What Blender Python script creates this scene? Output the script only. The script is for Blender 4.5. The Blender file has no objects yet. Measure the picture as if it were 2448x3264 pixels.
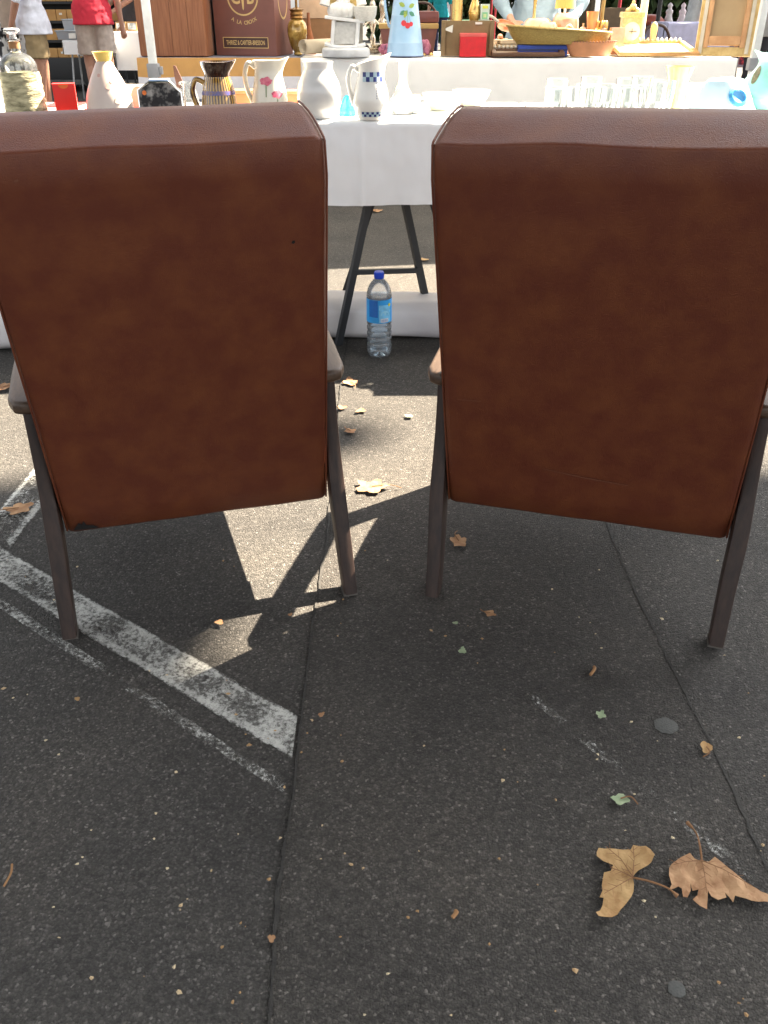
import bpy, bmesh, math, random
from mathutils import Vector, Matrix, noise
R = math.radians
random.seed(7)
SC = bpy.context.scene
COL = SC.collection

# ------------------------------------------------------------------ camera, sky, sun, exposure
CAM_H, PITCH, FPX = 1.08, R(30.6), 2734.0          # height (m), downward tilt, focal length in photo pixels (2448 wide)
SUNV = Vector((0.75, 0.50, 1.0)).normalized()      # towards the sun
cd = bpy.data.cameras.new('camera'); cam = bpy.data.objects.new('camera', cd); COL.objects.link(cam)
cam.location = (0, 0, CAM_H); cam.rotation_euler = (R(90) - PITCH, 0, 0)
cd.sensor_fit = 'HORIZONTAL'; cd.sensor_width = 36; cd.lens = 36 * FPX / 2448
cd.clip_start = 0.02; cd.clip_end = 2000
SC.camera = cam
w = bpy.data.worlds.new('World'); SC.world = w; w.use_nodes = True
nt = w.node_tree; bg = nt.nodes['Background']
sky = nt.nodes.new('ShaderNodeTexSky'); sky.sky_type = 'NISHITA'; sky.sun_disc = False
sky.sun_elevation = math.asin(SUNV.z); sky.sun_rotation = math.atan2(SUNV.x, SUNV.y)
sky.air_density = 1.0; sky.dust_density = 2.5; sky.ozone_density = 0.6
hs = nt.nodes.new('ShaderNodeHueSaturation'); hs.inputs['Saturation'].default_value = 0.16
nt.links.new(sky.outputs[0], hs.inputs['Color']); nt.links.new(hs.outputs[0], bg.inputs[0])
bg.inputs[1].default_value = 0.05
sd = bpy.data.lights.new('sun', 'SUN'); sd.energy = 5.0; sd.angle = R(0.55); sd.color = (1.0, 0.86, 0.67)
so = bpy.data.objects.new('sun', sd); COL.objects.link(so); so.rotation_euler = SUNV.to_track_quat('Z', 'Y').to_euler()
so.location = (8, 5, 12)
vs = SC.view_settings; vs.view_transform = 'Standard'; vs.look = 'None'; vs.gamma = 1; vs.exposure = 3.27
vs.use_curve_mapping = False
SC.render.engine = 'CYCLES'; SC.cycles.max_bounces = 10; SC.cycles.transparent_max_bounces = 24
SC.cycles.caustics_reflective = False; SC.cycles.caustics_refractive = False

# ------------------------------------------------------------------ measuring: photo pixels to metres
CT, ST = math.cos(PITCH), math.sin(PITCH)
def dep(py): return PITCH - math.atan((1632 - py) / FPX)
def depth(Y, z): return Y * CT + (CAM_H - z) * ST
def xat(px, Y, z): return (px - 1224) / FPX * depth(Y, z)
def zat(py, Y): return CAM_H - Y * math.tan(dep(py))
def gp(px, py, z=0.0):
    Y = (CAM_H - z) / math.tan(dep(py)); return Vector((xat(px, Y, z), Y, z))
def fit(pl, pr, pt, Y, zb):
    """centre x, width and height of a thing standing at distance Y on height zb"""
    zt = zat(pt, Y); zm = (zt + zb) / 2
    a, b = xat(pl, Y, zm), xat(pr, Y, zm)
    return (a + b) / 2, b - a, zt - zb

# ------------------------------------------------------------------ materials
MATS = {}
def mat(name, col, rough=.6, metal=0, col2=None, scale=12, detail=6, bump=0, bscale=None, spec=.5, stretch=(1, 1, 1),
        ramp=(.35, .65), coat=0, trans=0, ior=1.45, sheen=0, var=.12, sss=0, alpha=1):
    if name in MATS: return MATS[name]
    m = bpy.data.materials.new(name); m.use_nodes = True; MATS[name] = m
    t = m.node_tree; N = t.nodes; L = t.links; b = N['Principled BSDF']
    tc = N.new('ShaderNodeTexCoord'); mp = N.new('ShaderNodeMapping'); mp.inputs['Scale'].default_value = stretch
    L.new(tc.outputs['Object'], mp.inputs[0])
    nz = N.new('ShaderNodeTexNoise'); nz.inputs['Scale'].default_value = scale; nz.inputs['Detail'].default_value = detail
    nz.inputs['Roughness'].default_value = .6; L.new(mp.outputs[0], nz.inputs['Vector'])
    rp = N.new('ShaderNodeValToRGB'); L.new(nz.outputs[0], rp.inputs[0])
    if col2 is None:
        col2 = tuple(min(1, c * (1 + var)) for c in col); col = tuple(c * (1 - var) for c in col)
    rp.color_ramp.elements[0].position, rp.color_ramp.elements[1].position = ramp
    rp.color_ramp.elements[0].color = (*col, 1); rp.color_ramp.elements[1].color = (*col2, 1)
    L.new(rp.outputs[0], b.inputs['Base Color'])
    b.inputs['Metallic'].default_value = metal; b.inputs['Specular IOR Level'].default_value = spec
    b.inputs['Coat Weight'].default_value = coat; b.inputs['Coat Roughness'].default_value = .08
    b.inputs['Transmission Weight'].default_value = trans; b.inputs['IOR'].default_value = ior
    b.inputs['Sheen Weight'].default_value = sheen; b.inputs['Alpha'].default_value = alpha
    if sss: b.inputs['Subsurface Weight'].default_value = sss; b.inputs['Subsurface Radius'].default_value = (.01, .006, .004)
    rr = N.new('ShaderNodeMapRange'); rr.inputs[3].default_value = max(.02, rough - .06); rr.inputs[4].default_value = min(1, rough + .08)
    L.new(nz.outputs[0], rr.inputs[0]); L.new(rr.outputs[0], b.inputs['Roughness'])
    if bump:
        n2 = N.new('ShaderNodeTexNoise'); n2.inputs['Scale'].default_value = bscale or scale * 6; n2.inputs['Detail'].default_value = 4
        L.new(mp.outputs[0], n2.inputs['Vector'])
        bp = N.new('ShaderNodeBump'); bp.inputs['Strength'].default_value = bump; bp.inputs['Distance'].default_value = .004
        L.new(n2.outputs[0], bp.inputs['Height']); L.new(bp.outputs[0], b.inputs['Normal'])
    return m

def thin_glass(name, tint=(.96, .98, .98), rough=.03, body=.06, bcol=(.9, .93, .93)):
    """a thin glass or clear plastic wall: see-through, with a fresnel sheen and a little body colour"""
    if name in MATS: return MATS[name]
    m = bpy.data.materials.new(name); m.use_nodes = True; MATS[name] = m
    t = m.node_tree; N = t.nodes; L = t.links; out = N['Material Output']; N.remove(N['Principled BSDF'])
    tr = N.new('ShaderNodeBsdfTransparent'); tr.inputs[0].default_value = (*tint, 1)
    df = N.new('ShaderNodeBsdfDiffuse'); df.inputs[0].default_value = (*bcol, 1)
    gl = N.new('ShaderNodeBsdfGlossy'); gl.inputs['Roughness'].default_value = rough
    m1 = N.new('ShaderNodeMixShader'); m1.inputs[0].default_value = body
    L.new(tr.outputs[0], m1.inputs[1]); L.new(df.outputs[0], m1.inputs[2])
    fr = N.new('ShaderNodeFresnel'); fr.inputs[0].default_value = 1.5
    nz = N.new('ShaderNodeTexNoise'); nz.inputs['Scale'].default_value = 40
    bp = N.new('ShaderNodeBump'); bp.inputs['Strength'].default_value = .15; bp.inputs['Distance'].default_value = .002
    L.new(nz.outputs[0], bp.inputs['Height']); L.new(bp.outputs[0], gl.inputs['Normal']); L.new(bp.outputs[0], fr.inputs['Normal'])
    m2 = N.new('ShaderNodeMixShader'); L.new(fr.outputs[0], m2.inputs[0]); L.new(m1.outputs[0], m2.inputs[1]); L.new(gl.outputs[0], m2.inputs[2])
    L.new(m2.outputs[0], out.inputs[0])
    return m

def asphalt(name, tone, warm, seed):
    m = bpy.data.materials.new(name); m.use_nodes = True
    t = m.node_tree; N = t.nodes; L = t.links; b = N['Principled BSDF']
    tc = N.new('ShaderNodeTexCoord'); mp = N.new('ShaderNodeMapping'); mp.inputs['Location'].default_value = (seed, seed * .7, 0)
    L.new(tc.outputs['Object'], mp.inputs[0])
    def vor(sc):
        v = N.new('ShaderNodeTexVoronoi'); v.inputs['Scale'].default_value = sc; v.inputs['Randomness'].default_value = 1
        L.new(mp.outputs[0], v.inputs['Vector']); return v
    def ramp(src, pts):
        r = N.new('ShaderNodeValToRGB'); L.new(src, r.inputs[0]); e = r.color_ramp.elements
        while len(e) < len(pts): e.new(.5)
        for k, (p, c) in enumerate(pts): e[k].position = p; e[k].color = (*[c * x for x in warm], 1) if not isinstance(c, tuple) else (*c, 1)
        return r
    def mul(a, bb):
        x = N.new('ShaderNodeMix'); x.data_type = 'RGBA'; x.blend_type = 'MULTIPLY'; x.inputs[0].default_value = 1
        L.new(a, x.inputs[6]); L.new(bb, x.inputs[7]); return x.outputs[2]
    wz = N.new('ShaderNodeTexNoise'); wz.inputs['Scale'].default_value = 160; wz.inputs['Detail'].default_value = 2; L.new(mp.outputs[0], wz.inputs['Vector'])
    wm = N.new('ShaderNodeVectorMath'); wm.operation = 'MULTIPLY_ADD'; wm.inputs[1].default_value = (.006, .006, .006); L.new(wz.outputs['Color'], wm.inputs[0]); L.new(mp.outputs[0], wm.inputs[2])
    v1 = vor(265); v2 = vor(560)
    for v_ in (v1, v2): L.new(wm.outputs[0], v_.inputs['Vector'])
    sep = N.new('ShaderNodeSeparateColor'); L.new(v1.outputs['Color'], sep.inputs[0])
    r1 = ramp(sep.outputs[0], [(0, .072 * tone), (.5, .098 * tone), (.80, .125 * tone), (.95, .17 * tone), (1, .30 * tone)])
    gap = ramp(v1.outputs['Distance'], [(.3, (1, 1, 1)), (.85, (.66, .66, .66))])
    c = mul(r1.outputs[0], gap.outputs[0])
    nm = N.new('ShaderNodeTexNoise'); nm.inputs['Scale'].default_value = 75; nm.inputs['Detail'].default_value = 6; nm.inputs['Roughness'].default_value = .8; L.new(mp.outputs[0], nm.inputs['Vector'])
    c = mul(c, ramp(nm.outputs[0], [(.3, (.66, .66, .66)), (.52, (1, 1, 1)), (.75, (1.4, 1.38, 1.35))]).outputs[0])
    nz = N.new('ShaderNodeTexNoise'); nz.inputs['Scale'].default_value = 2.2; nz.inputs['Detail'].default_value = 8; nz.inputs['Roughness'].default_value = .65
    L.new(mp.outputs[0], nz.inputs['Vector'])
    big = ramp(nz.outputs[0], [(.3, (.68, .68, .7)), (.5, (1, 1, 1)), (.72, (1.25, 1.22, 1.18))])
    c = mul(c, big.outputs[0])
    n3 = N.new('ShaderNodeTexNoise'); n3.inputs['Scale'].default_value = 7; n3.inputs['Detail'].default_value = 5; L.new(mp.outputs[0], n3.inputs['Vector'])
    spot = ramp(n3.outputs[0], [(.26, (.75, .74, .73)), (.36, (1, 1, 1))])
    c = mul(c, spot.outputs[0])
    L.new(c, b.inputs['Base Color']); b.inputs['Roughness'].default_value = .76; b.inputs['Specular IOR Level'].default_value = .28
    ad = N.new('ShaderNodeMath'); ad.operation = 'ADD'; L.new(v1.outputs['Distance'], ad.inputs[0])
    ml = N.new('ShaderNodeMath'); ml.operation = 'MULTIPLY'; ml.inputs[1].default_value = .5; L.new(v2.outputs['Distance'], ml.inputs[0]); L.new(ml.outputs[0], ad.inputs[1])
    bp = N.new('ShaderNodeBump'); bp.inputs['Strength'].default_value = .9; bp.inputs['Distance'].default_value = .0035; bp.invert = True
    L.new(ad.outputs[0], bp.inputs['Height']); L.new(bp.outputs[0], b.inputs['Normal'])
    return m

def worn_paint(name, cover, col=(.50, .50, .47)):
    """road paint: cracked and scoured, bare asphalt showing through the holes"""
    m = bpy.data.materials.new(name); m.use_nodes = True
    t = m.node_tree; N = t.nodes; L = t.links; b = N['Principled BSDF']; out = N['Material Output']
    tc = N.new('ShaderNodeTexCoord')
    n1 = N.new('ShaderNodeTexNoise'); n1.inputs['Scale'].default_value = 120; n1.inputs['Detail'].default_value = 7; n1.inputs['Roughness'].default_value = .75
    n2 = N.new('ShaderNodeTexNoise'); n2.inputs['Scale'].default_value = 9; n2.inputs['Detail'].default_value = 4
    vo = N.new('ShaderNodeTexVoronoi'); vo.feature = 'DISTANCE_TO_EDGE'; vo.inputs['Scale'].default_value = 38
    for n in (n1, n2): L.new(tc.outputs['Object'], n.inputs['Vector'])
    wr = N.new('ShaderNodeMix'); wr.data_type = 'VECTOR'; wr.inputs[0].default_value = .06
    L.new(tc.outputs['Object'], wr.inputs[4]); L.new(n1.outputs['Color'], wr.inputs[5]); L.new(wr.outputs[1], vo.inputs['Vector'])
    at = N.new('ShaderNodeAttribute'); at.attribute_name = 'wear'
    ad = N.new('ShaderNodeMath'); ad.operation = 'ADD'; L.new(n1.outputs[0], ad.inputs[0])
    m2 = N.new('ShaderNodeMath'); m2.operation = 'MULTIPLY'; m2.inputs[1].default_value = .55; L.new(n2.outputs[0], m2.inputs[0]); L.new(m2.outputs[0], ad.inputs[1])
    sb = N.new('ShaderNodeMath'); sb.operation = 'SUBTRACT'; L.new(ad.outputs[0], sb.inputs[0]); L.new(at.outputs['Fac'], sb.inputs[1])
    gt = N.new('ShaderNodeMapRange'); gt.inputs[1].default_value = cover; gt.inputs[2].default_value = cover + .24; L.new(sb.outputs[0], gt.inputs[0])
    ck = N.new('ShaderNodeMapRange'); ck.inputs[1].default_value = .0; ck.inputs[2].default_value = .03; L.new(vo.outputs['Distance'], ck.inputs[0])
    fa = N.new('ShaderNodeMath'); fa.operation = 'MULTIPLY'; L.new(gt.outputs[0], fa.inputs[0]); L.new(ck.outputs[0], fa.inputs[1])
    rp = N.new('ShaderNodeValToRGB'); L.new(n2.outputs[0], rp.inputs[0])
    rp.color_ramp.elements[0].color = (*[c * .55 for c in col], 1); rp.color_ramp.elements[1].color = (*col, 1)
    rp.color_ramp.elements[0].position = .3; rp.color_ramp.elements[1].position = .6
    L.new(rp.outputs[0], b.inputs['Base Color']); b.inputs['Roughness'].default_value = .75
    tr = N.new('ShaderNodeBsdfTransparent'); mx = N.new('ShaderNodeMixShader')
    L.new(fa.outputs[0], mx.inputs[0]); L.new(tr.outputs[0], mx.inputs[1]); L.new(b.outputs[0], mx.inputs[2]); L.new(mx.outputs[0], out.inputs[0])
    return m

def M_(name, *a, **k): return mat(name, *a, **k)
WHITE_CLOTH = mat('white_cotton', (.80, .81, .83), .9, col2=(.86, .86, .86), scale=3, bump=.25, bscale=700, spec=.2, sheen=.2)
WOOD_DARK = mat('dark_stained_beech', (.020, .0115, .0095), .5, col2=(.044, .025, .019), scale=14, stretch=(6, 6, .6), bump=.1)
WOOD_ARM = mat('worn_arm_varnish', (.055, .033, .021), .45, col2=(.105, .066, .042), scale=14, stretch=(6, .6, 6), bump=.1)
VINYL = mat('brown_mottled_vinyl', (.108, .0262, .0125), .44, col2=(.150, .0435, .0155), scale=18, detail=11, ramp=(.38, .72), bump=.3, bscale=520, spec=.45)
BLACK_METAL = mat('black_painted_steel', (.018, .02, .024), .5, bump=.1)
WHITE_METAL = mat('white_powder_coat', (.72, .75, .75), .45)
GREY_PLASTIC = mat('grey_plastic', (.28, .29, .31), .5)
GLASS = thin_glass('clear_glass')
WHITE_CERAMIC = mat('white_glazed_ceramic', (.78, .77, .72), .16, coat=.4, var=.04)
CREAM = mat('cream_ceramic', (.75, .70, .58), .2, coat=.3, var=.05)
SKIN = mat('skin', (.42, .22, .15), .55, col2=(.5, .28, .2), scale=9, sss=.15)
SKIN2 = mat('tanned_skin', (.34, .17, .11), .55, col2=(.42, .22, .15), scale=9, sss=.15)
COPPER = mat('copper', (.72, .36, .22), .3, metal=.85, col2=(.8, .46, .3), scale=20)
BRASS = mat('brass', (.62, .42, .14), .28, metal=.9, col2=(.72, .5, .2), scale=25)
GOLD_PRINT = mat('gold_print', (.55, .38, .16), .5, metal=.2)

# ------------------------------------------------------------------ mesh helpers
class MB:
    def __init__(s): s.v = []; s.f = []
    def add(s, vs, fs, M=None):
        o = len(s.v)
        s.v += [tuple(M @ Vector(p)) if M else tuple(p) for p in vs]
        s.f += [tuple(i + o for i in f) for f in fs]; return s
    def box(s, c, d, rot=None, bev=0.0, taper=1.0):
        x, y, z = (k / 2 for k in d)
        if bev:
            b = min(bev, x * .9, y * .9, z * .9); vs = []; fs = []
            bm = bmesh.new(); bmesh.ops.create_cube(bm, size=1)
            for q in bm.verts: q.co = (q.co.x * d[0] * (taper if q.co.z > 0 else 1), q.co.y * d[1] * (taper if q.co.z > 0 else 1), q.co.z * d[2])
            bmesh.ops.bevel(bm, geom=bm.edges[:], offset=b, segments=2, profile=.7, affect='EDGES')
            bm.verts.index_update(); vs = [q.co.copy() for q in bm.verts]; fs = [[q.index for q in f.verts] for f in bm.faces]; bm.free()
        else:
            t = taper
            vs = [(-x, -y, -z), (x, -y, -z), (x, y, -z), (-x, y, -z), (-x * t, -y * t, z), (x * t, -y * t, z), (x * t, y * t, z), (-x * t, y * t, z)]
            fs = [(0, 3, 2, 1), (4, 5, 6, 7), (0, 1, 5, 4), (1, 2, 6, 5), (2, 3, 7, 6), (3, 0, 4, 7)]
        M = Matrix.Translation(c)
        if rot: M = M @ (rot if isinstance(rot, Matrix) else Matrix.Rotation(rot, 4, 'Z'))
        return s.add(vs, fs, M)
    def lathe(s, prof, n=32, M=None, spout=None, sx=1.0, sy=1.0):
        """prof: (r, z) list; spout=(angle, reach, z_from) pulls a pouring lip out of the rim"""
        vs = []; fs = []; zt = max(z for r, z in prof)
        for r, z in prof:
            for k in range(n):
                a = 2 * math.pi * k / n; rr = r; zz = z
                if spout and z > spout[2]:
                    d = math.atan2(math.sin(a - spout[0]), math.cos(a - spout[0])); g = math.exp(-(d / .45) ** 2) * ((z - spout[2]) / (zt - spout[2])) ** 1.5
                    rr += spout[1] * g; zz += spout[1] * .45 * g
                    if len(spout) > 3: zz += spout[3] * (.5 + .5 * math.cos(d)) * (z - spout[2]) / (zt - spout[2])
                vs.append((rr * math.cos(a) * sx, rr * math.sin(a) * sy, zz))
        for j in range(len(prof) - 1):
            for k in range(n):
                k2 = (k + 1) % n; fs.append((j * n + k, j * n + k2, (j + 1) * n + k2, (j + 1) * n + k))
        if prof[0][0] > 1e-5: fs.append(tuple(range(n - 1, -1, -1)))
        if prof[-1][0] > 1e-5: fs.append(tuple((len(prof) - 1) * n + k for k in range(n)))
        return s.add(vs, fs, M)
    def tube(s, path, rad, n=10, flat=None, cap=True, up=None, sq=False):
        """tube along path; rad number or list; flat=(a,b) scales the section's two axes"""
        P = [Vector(p) for p in path]; m = len(P)
        rads = rad if isinstance(rad, (list, tuple)) else [rad] * m
        vs = []; fs = []; prev = Vector(up) if up else None
        for i, p in enumerate(P):
            t = (P[min(i + 1, m - 1)] - P[max(i - 1, 0)]).normalized()
            if prev is None: prev = Vector((0, 0, 1)) if abs(t.z) < .9 else Vector((1, 0, 0))
            u = (prev - t * prev.dot(t)); u = u.normalized() if u.length > 1e-6 else t.orthogonal().normalized()
            v = t.cross(u); prev = u
            fa, fb = flat if flat else (1, 1)
            for k in range(n):
                a = 2 * math.pi * (k + .5) / n
                if sq: ca_, sa_ = (math.copysign(abs(q) ** .3, q) for q in (math.cos(a), math.sin(a)))
                else: ca_, sa_ = math.cos(a), math.sin(a)
                vs.append(p + u * ca_ * rads[i] * fa + v * sa_ * rads[i] * fb)
        for j in range(m - 1):
            for k in range(n):
                k2 = (k + 1) % n; fs.append((j * n + k, j * n + k2, (j + 1) * n + k2, (j + 1) * n + k))
        if cap: fs.append(tuple(range(n - 1, -1, -1))); fs.append(tuple((m - 1) * n + k for k in range(n)))
        return s.add(vs, fs)
    def ball(s, c, r, n=12, m=8, M=None):
        r = r if isinstance(r, (tuple, list)) else (r, r, r)
        vs = [(0, 0, -r[2])]; fs = []
        for j in range(1, m):
            b = -math.pi / 2 + math.pi * j / m
            for k in range(n): a = 2 * math.pi * k / n; vs.append((r[0] * math.cos(b) * math.cos(a), r[1] * math.cos(b) * math.sin(a), r[2] * math.sin(b)))
        vs.append((0, 0, r[2]))
        for k in range(n):
            k2 = (k + 1) % n; fs.append((0, 1 + k2, 1 + k)); fs.append((len(vs) - 1, 1 + (m - 2) * n + k, 1 + (m - 2) * n + k2))
            for j in range(m - 2): fs.append((1 + j * n + k, 1 + j * n + k2, 1 + (j + 1) * n + k2, 1 + (j + 1) * n + k))
        T = Matrix.Translation(c)
        return s.add(vs, fs, T @ M if M else T)
    def poly(s, pts, thick=None, z=0):
        n = len(pts)
        if thick is None: return s.add([(x, y, z) for x, y in pts], [tuple(range(n))])
        return s.add([(x, y, z) for x, y in pts] + [(x, y, z + thick) for x, y in pts],
                     [tuple(range(n - 1, -1, -1)), tuple(range(n, 2 * n))] + [(i, (i + 1) % n, n + (i + 1) % n, n + i) for i in range(n)])
    def grid(s, fn, nu, nv):
        vs = [fn(i / nu, j / nv) for j in range(nv + 1) for i in range(nu + 1)]
        fs = [(j * (nu + 1) + i, j * (nu + 1) + i + 1, (j + 1) * (nu + 1) + i + 1, (j + 1) * (nu + 1) + i) for j in range(nv) for i in range(nu)]
        return s.add(vs, fs)
    def build(s, name, m, parent=None, smooth=True, loc=None, rot=None, sharp=40):
        me = bpy.data.meshes.new(name); me.from_pydata(s.v, [], s.f); me.validate(); me.materials.append(m)
        if smooth:
            me.shade_smooth(); me.set_sharp_from_angle(angle=R(sharp))
        o = bpy.data.objects.new(name, me); COL.objects.link(o)
        if parent: o.parent = parent
        if loc is not None: o.location = loc
        if rot is not None: o.rotation_euler = (0, 0, rot) if not isinstance(rot, (tuple, list)) else rot
        return o
def tag(o, label=None, cat=None, group=None, kind=None):
    for k, v in (('label', label), ('category', cat), ('group', group), ('kind', kind)):
        if v: o[k] = v
    return o
def thing(name, label, cat, loc=(0, 0, 0), rz=0, group=None):
    o = bpy.data.objects.new(name, None); COL.objects.link(o); o.location = loc
    o.rotation_euler = (0, 0, rz) if not isinstance(rz, (tuple, list)) else rz
    o.empty_display_size = .05
    return tag(o, label, cat, group)
def copy_tree(o, parent=None):
    c = o.copy(); COL.objects.link(c); c.parent = parent
    for ch in list(o.children): copy_tree(ch, c)
    return c
def bez(p, n=12):
    """smooth curve through control points (Catmull-Rom)"""
    P = [Vector(q) for q in p]; out = []
    for i in range(len(P) - 1):
        a, b, c, d = P[max(i - 1, 0)], P[i], P[i + 1], P[min(i + 2, len(P) - 1)]
        for k in range(n):
            t = k / n; out.append(.5 * ((2 * b) + (c - a) * t + (2 * a - 5 * b + 4 * c - d) * t * t + (3 * b - a - 3 * c + d) * t ** 3))
    out.append(P[-1]); return out
def rprof(prof, z):
    for (r0, z0), (r1, z1) in zip(prof, prof[1:]):
        if z0 <= z <= z1 and z1 > z0: return r0 + (r1 - r0) * (z - z0) / (z1 - z0)
    return prof[-1][0]
def sprof(pts, n=6):
    """smooth lathe profile through (r, z) points"""
    return [(max(q.x, 0), q.y) for q in bez([(r, z, 0) for r, z in pts], n)]
def wall(prof, t=.004, floor=.006):
    """closed vessel: outside profile, then down the inside"""
    return [(0, prof[0][1])] + prof + [(max(r - t, .001), z) for r, z in reversed(prof) if z > prof[0][1] + floor] + [(0, prof[0][1] + floor)]
FRONT = -math.pi / 2
def decal(name, m, parent, prof, pts, s0=0, z0=0, phi=FRONT, off=.0012, grid=0):
    """flat print on a turned vessel: (s, z) outline wrapped round the profile"""
    mb = MB()
    def on(s, z):
        r = rprof(prof, z) ; a = phi + s / max(r, .01); return ((r + off) * math.cos(a), (r + off) * math.sin(a), z)
    if grid:
        (sa, za), (sb, zb) = pts
        mb.grid(lambda u, v: on(s0 + sa + (sb - sa) * u, z0 + za + (zb - za) * v), grid, max(2, grid // 3))
    else:
        c = (sum(p[0] for p in pts) / len(pts), sum(p[1] for p in pts) / len(pts)); n = len(pts)
        mb.add([on(s0 + c[0], z0 + c[1])] + [on(s0 + s, z0 + z) for s, z in pts], [(0, i + 1, (i + 1) % n + 1) for i in range(n)])
    return mb.build(name, m, parent)
def circ(r, n=14, sx=1, sy=1): return [(r * sx * math.cos(2 * math.pi * k / n), r * sy * math.sin(2 * math.pi * k / n)) for k in range(n)]
def rest(meshes_bm, voxel, smooth=6):
    """fuse overlapping shapes into one continuous skin"""
    me = bpy.data.meshes.new('tmp'); me.from_pydata(meshes_bm.v, [], meshes_bm.f)
    o = bpy.data.objects.new('tmp', me); COL.objects.link(o)
    rm = o.modifiers.new('r', 'REMESH'); rm.mode = 'VOXEL'; rm.voxel_size = voxel
    sm = o.modifiers.new('s', 'SMOOTH'); sm.iterations = smooth; sm.factor = .5
    dg = bpy.context.evaluated_depsgraph_get(); r = bpy.data.meshes.new_from_object(o.evaluated_get(dg))
    bpy.data.objects.remove(o); bpy.data.meshes.remove(me); r.shade_smooth(); return r
def mesh_obj(name, me, m, parent=None):
    me.materials.clear(); me.materials.append(m); me.name = name
    o = bpy.data.objects.new(name, me); COL.objects.link(o)
    if parent: o.parent = parent
    return o
def text_mesh(s, size, width=None, bold=.0):
    c = bpy.data.curves.new('txt', 'FONT'); c.body = s; c.size = size; c.align_x = 'CENTER'; c.align_y = 'CENTER'; c.offset = bold; c.resolution_u = 3
    o = bpy.data.objects.new('txt', c); COL.objects.link(o)
    dg = bpy.context.evaluated_depsgraph_get(); me = bpy.data.meshes.new_from_object(o.evaluated_get(dg))
    bpy.data.objects.remove(o)
    xs = [v.co.x for v in me.vertices]; k = width / (max(xs) - min(xs)) if width else 1
    vs = [(v.co.x * k, v.co.y, 0) for v in me.vertices]; fs = [tuple(p.vertices) for p in me.polygons]; bpy.data.meshes.remove(me)
    return vs, fs

# ------------------------------------------------------------------ ground
def sheet(name, pts, m, z, kind='structure', nx=1, ny=1):
    mb = MB(); mb.add([(p[0], p[1], z) for p in pts], [tuple(range(len(pts)))])
    return tag(mb.build(name, m, smooth=False), kind=kind)
ASPH = asphalt('asphalt_old', .63, (1.07, 1.0, .92), 3.1)
ASPH2 = asphalt('asphalt_patch', .58, (1.09, 1.0, .90), 8.4)
sheet('asphalt_ground', [(-160, -60), (160, -60), (160, 220), (-160, 220)], ASPH, 0)
def poly_line(px, up=0):
    return [gp(a, b) for a, b in px]
seam_a = [Vector((-.125, 9, 0)), Vector((-.12, 5.4, 0)), Vector((-.14, 2.6, 0))] + poly_line([(1041, 1745), (998, 2012), (966, 2243), (944, 2479), (924, 2597), (893, 2804), (875, 3025), (856, 3262)]) + [Vector((-.2, -.6, 0))]
seam_b = [Vector((.5, 9, 0)), Vector((.51, 5, 0)), Vector((.53, 2.6, 0))] + poly_line([(1933, 1667), (2022, 1889), (2140, 2125), (2302, 2450), (2448, 2774)]) + [Vector((.68, .2, 0)), Vector((.7, -.6, 0))]
def dense(pl, step=.02, jit=.004, seed=0):
    out = []; rnd = random.Random(seed)
    for a, b in zip(pl, pl[1:]):
        n = max(1, int((b - a).length / step))
        for k in range(n):
            p = a.lerp(b, k / n); out.append(p + Vector((noise.noise(p * 9 + Vector((seed, 0, 0))) * .0035 + rnd.uniform(-jit, jit) * .5, 0, 0)))
    out.append(pl[-1]); return out
da, db = dense(seam_a, seed=1), dense(seam_b, seed=2)
mb = MB(); n = 240
def at_y(pl, y):
    for a, b in zip(pl, pl[1:]):
        if a.y >= y >= b.y: return a.lerp(b, (a.y - y) / max(a.y - b.y, 1e-6)).x
    return pl[-1].x
ys = [9 - 9.6 * (k / n) ** .6 for k in range(n + 1)]
mb.add([(at_y(da, y), y, .003) for y in ys] + [(at_y(db, y), y, .003) for y in ys], [(k, n + 1 + k, n + 2 + k, k + 1) for k in range(n)])
tag(mb.build('asphalt_patch', ASPH2, smooth=False), kind='structure')
TAR = mat('tar_joint', (.02, .019, .018), .8, col2=(.045, .042, .038), scale=60, bump=.6, bscale=300)
for pl, sd_ in ((da, 5), (db, 9)):
    mb = MB(); L_ = []; R_ = []
    for i, p in enumerate(pl):
        wd = .0014 + .0026 * max(0, noise.noise(Vector((p.y * 6, sd_, 0))) + .35) + .0018 * noise.noise(Vector((p.y * 40, sd_, 3)))
        L_.append((p.x - max(wd, .0008), p.y, .0045)); R_.append((p.x + max(wd, .0008) * .8, p.y, .0045))
    mb.add(L_ + R_, [(k, len(pl) + k, len(pl) + k + 1, k + 1) for k in range(len(pl) - 1)])
    tag(mb.build('pavement_seam', TAR, smooth=False), kind='structure')
def paint(name, c, cover, edge=.09, mid=.03, nu=40, nv=12, z=.0025, fade=0):
    """worn painted band between four ground corners (left top, right top, right bottom, left bottom)"""
    a, b, cc, d = c; mb = MB()
    def fn(u, v):
        p = a.lerp(b, u).lerp(d.lerp(cc, u), v); e = noise.noise(Vector((u * 30, v * 3, 1))) * .004
        return (p.x, p.y + e, z)
    mb.grid(fn, nu, nv); o = mb.build(name, cover if not isinstance(cover, float) else worn_paint(name + '_paint', cover), smooth=False)
    at = o.data.attributes.new('wear', 'FLOAT', 'POINT')
    for j in range(nv + 1):
        for i in range(nu + 1):
            v = j / nv; u = i / nu; wv = mid
            if v < .16 or v > .8: wv = -edge
            if v < .04 or v > .96: wv = .12
            at.data[j * (nu + 1) + i].value = wv + fade * abs(u - .5) - .05 * u
    return tag(o, kind='structure')
def ext(a, b, t): return b + (a - b) * t
A, B, C_, D = gp(0, 1745), gp(948, 2285), gp(930, 2425), gp(0, 1861)
paint('road_marking', (ext(A, B, 2.2), B, C_, ext(D, C_, 2.2)), .69, mid=.015, nu=80)
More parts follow.
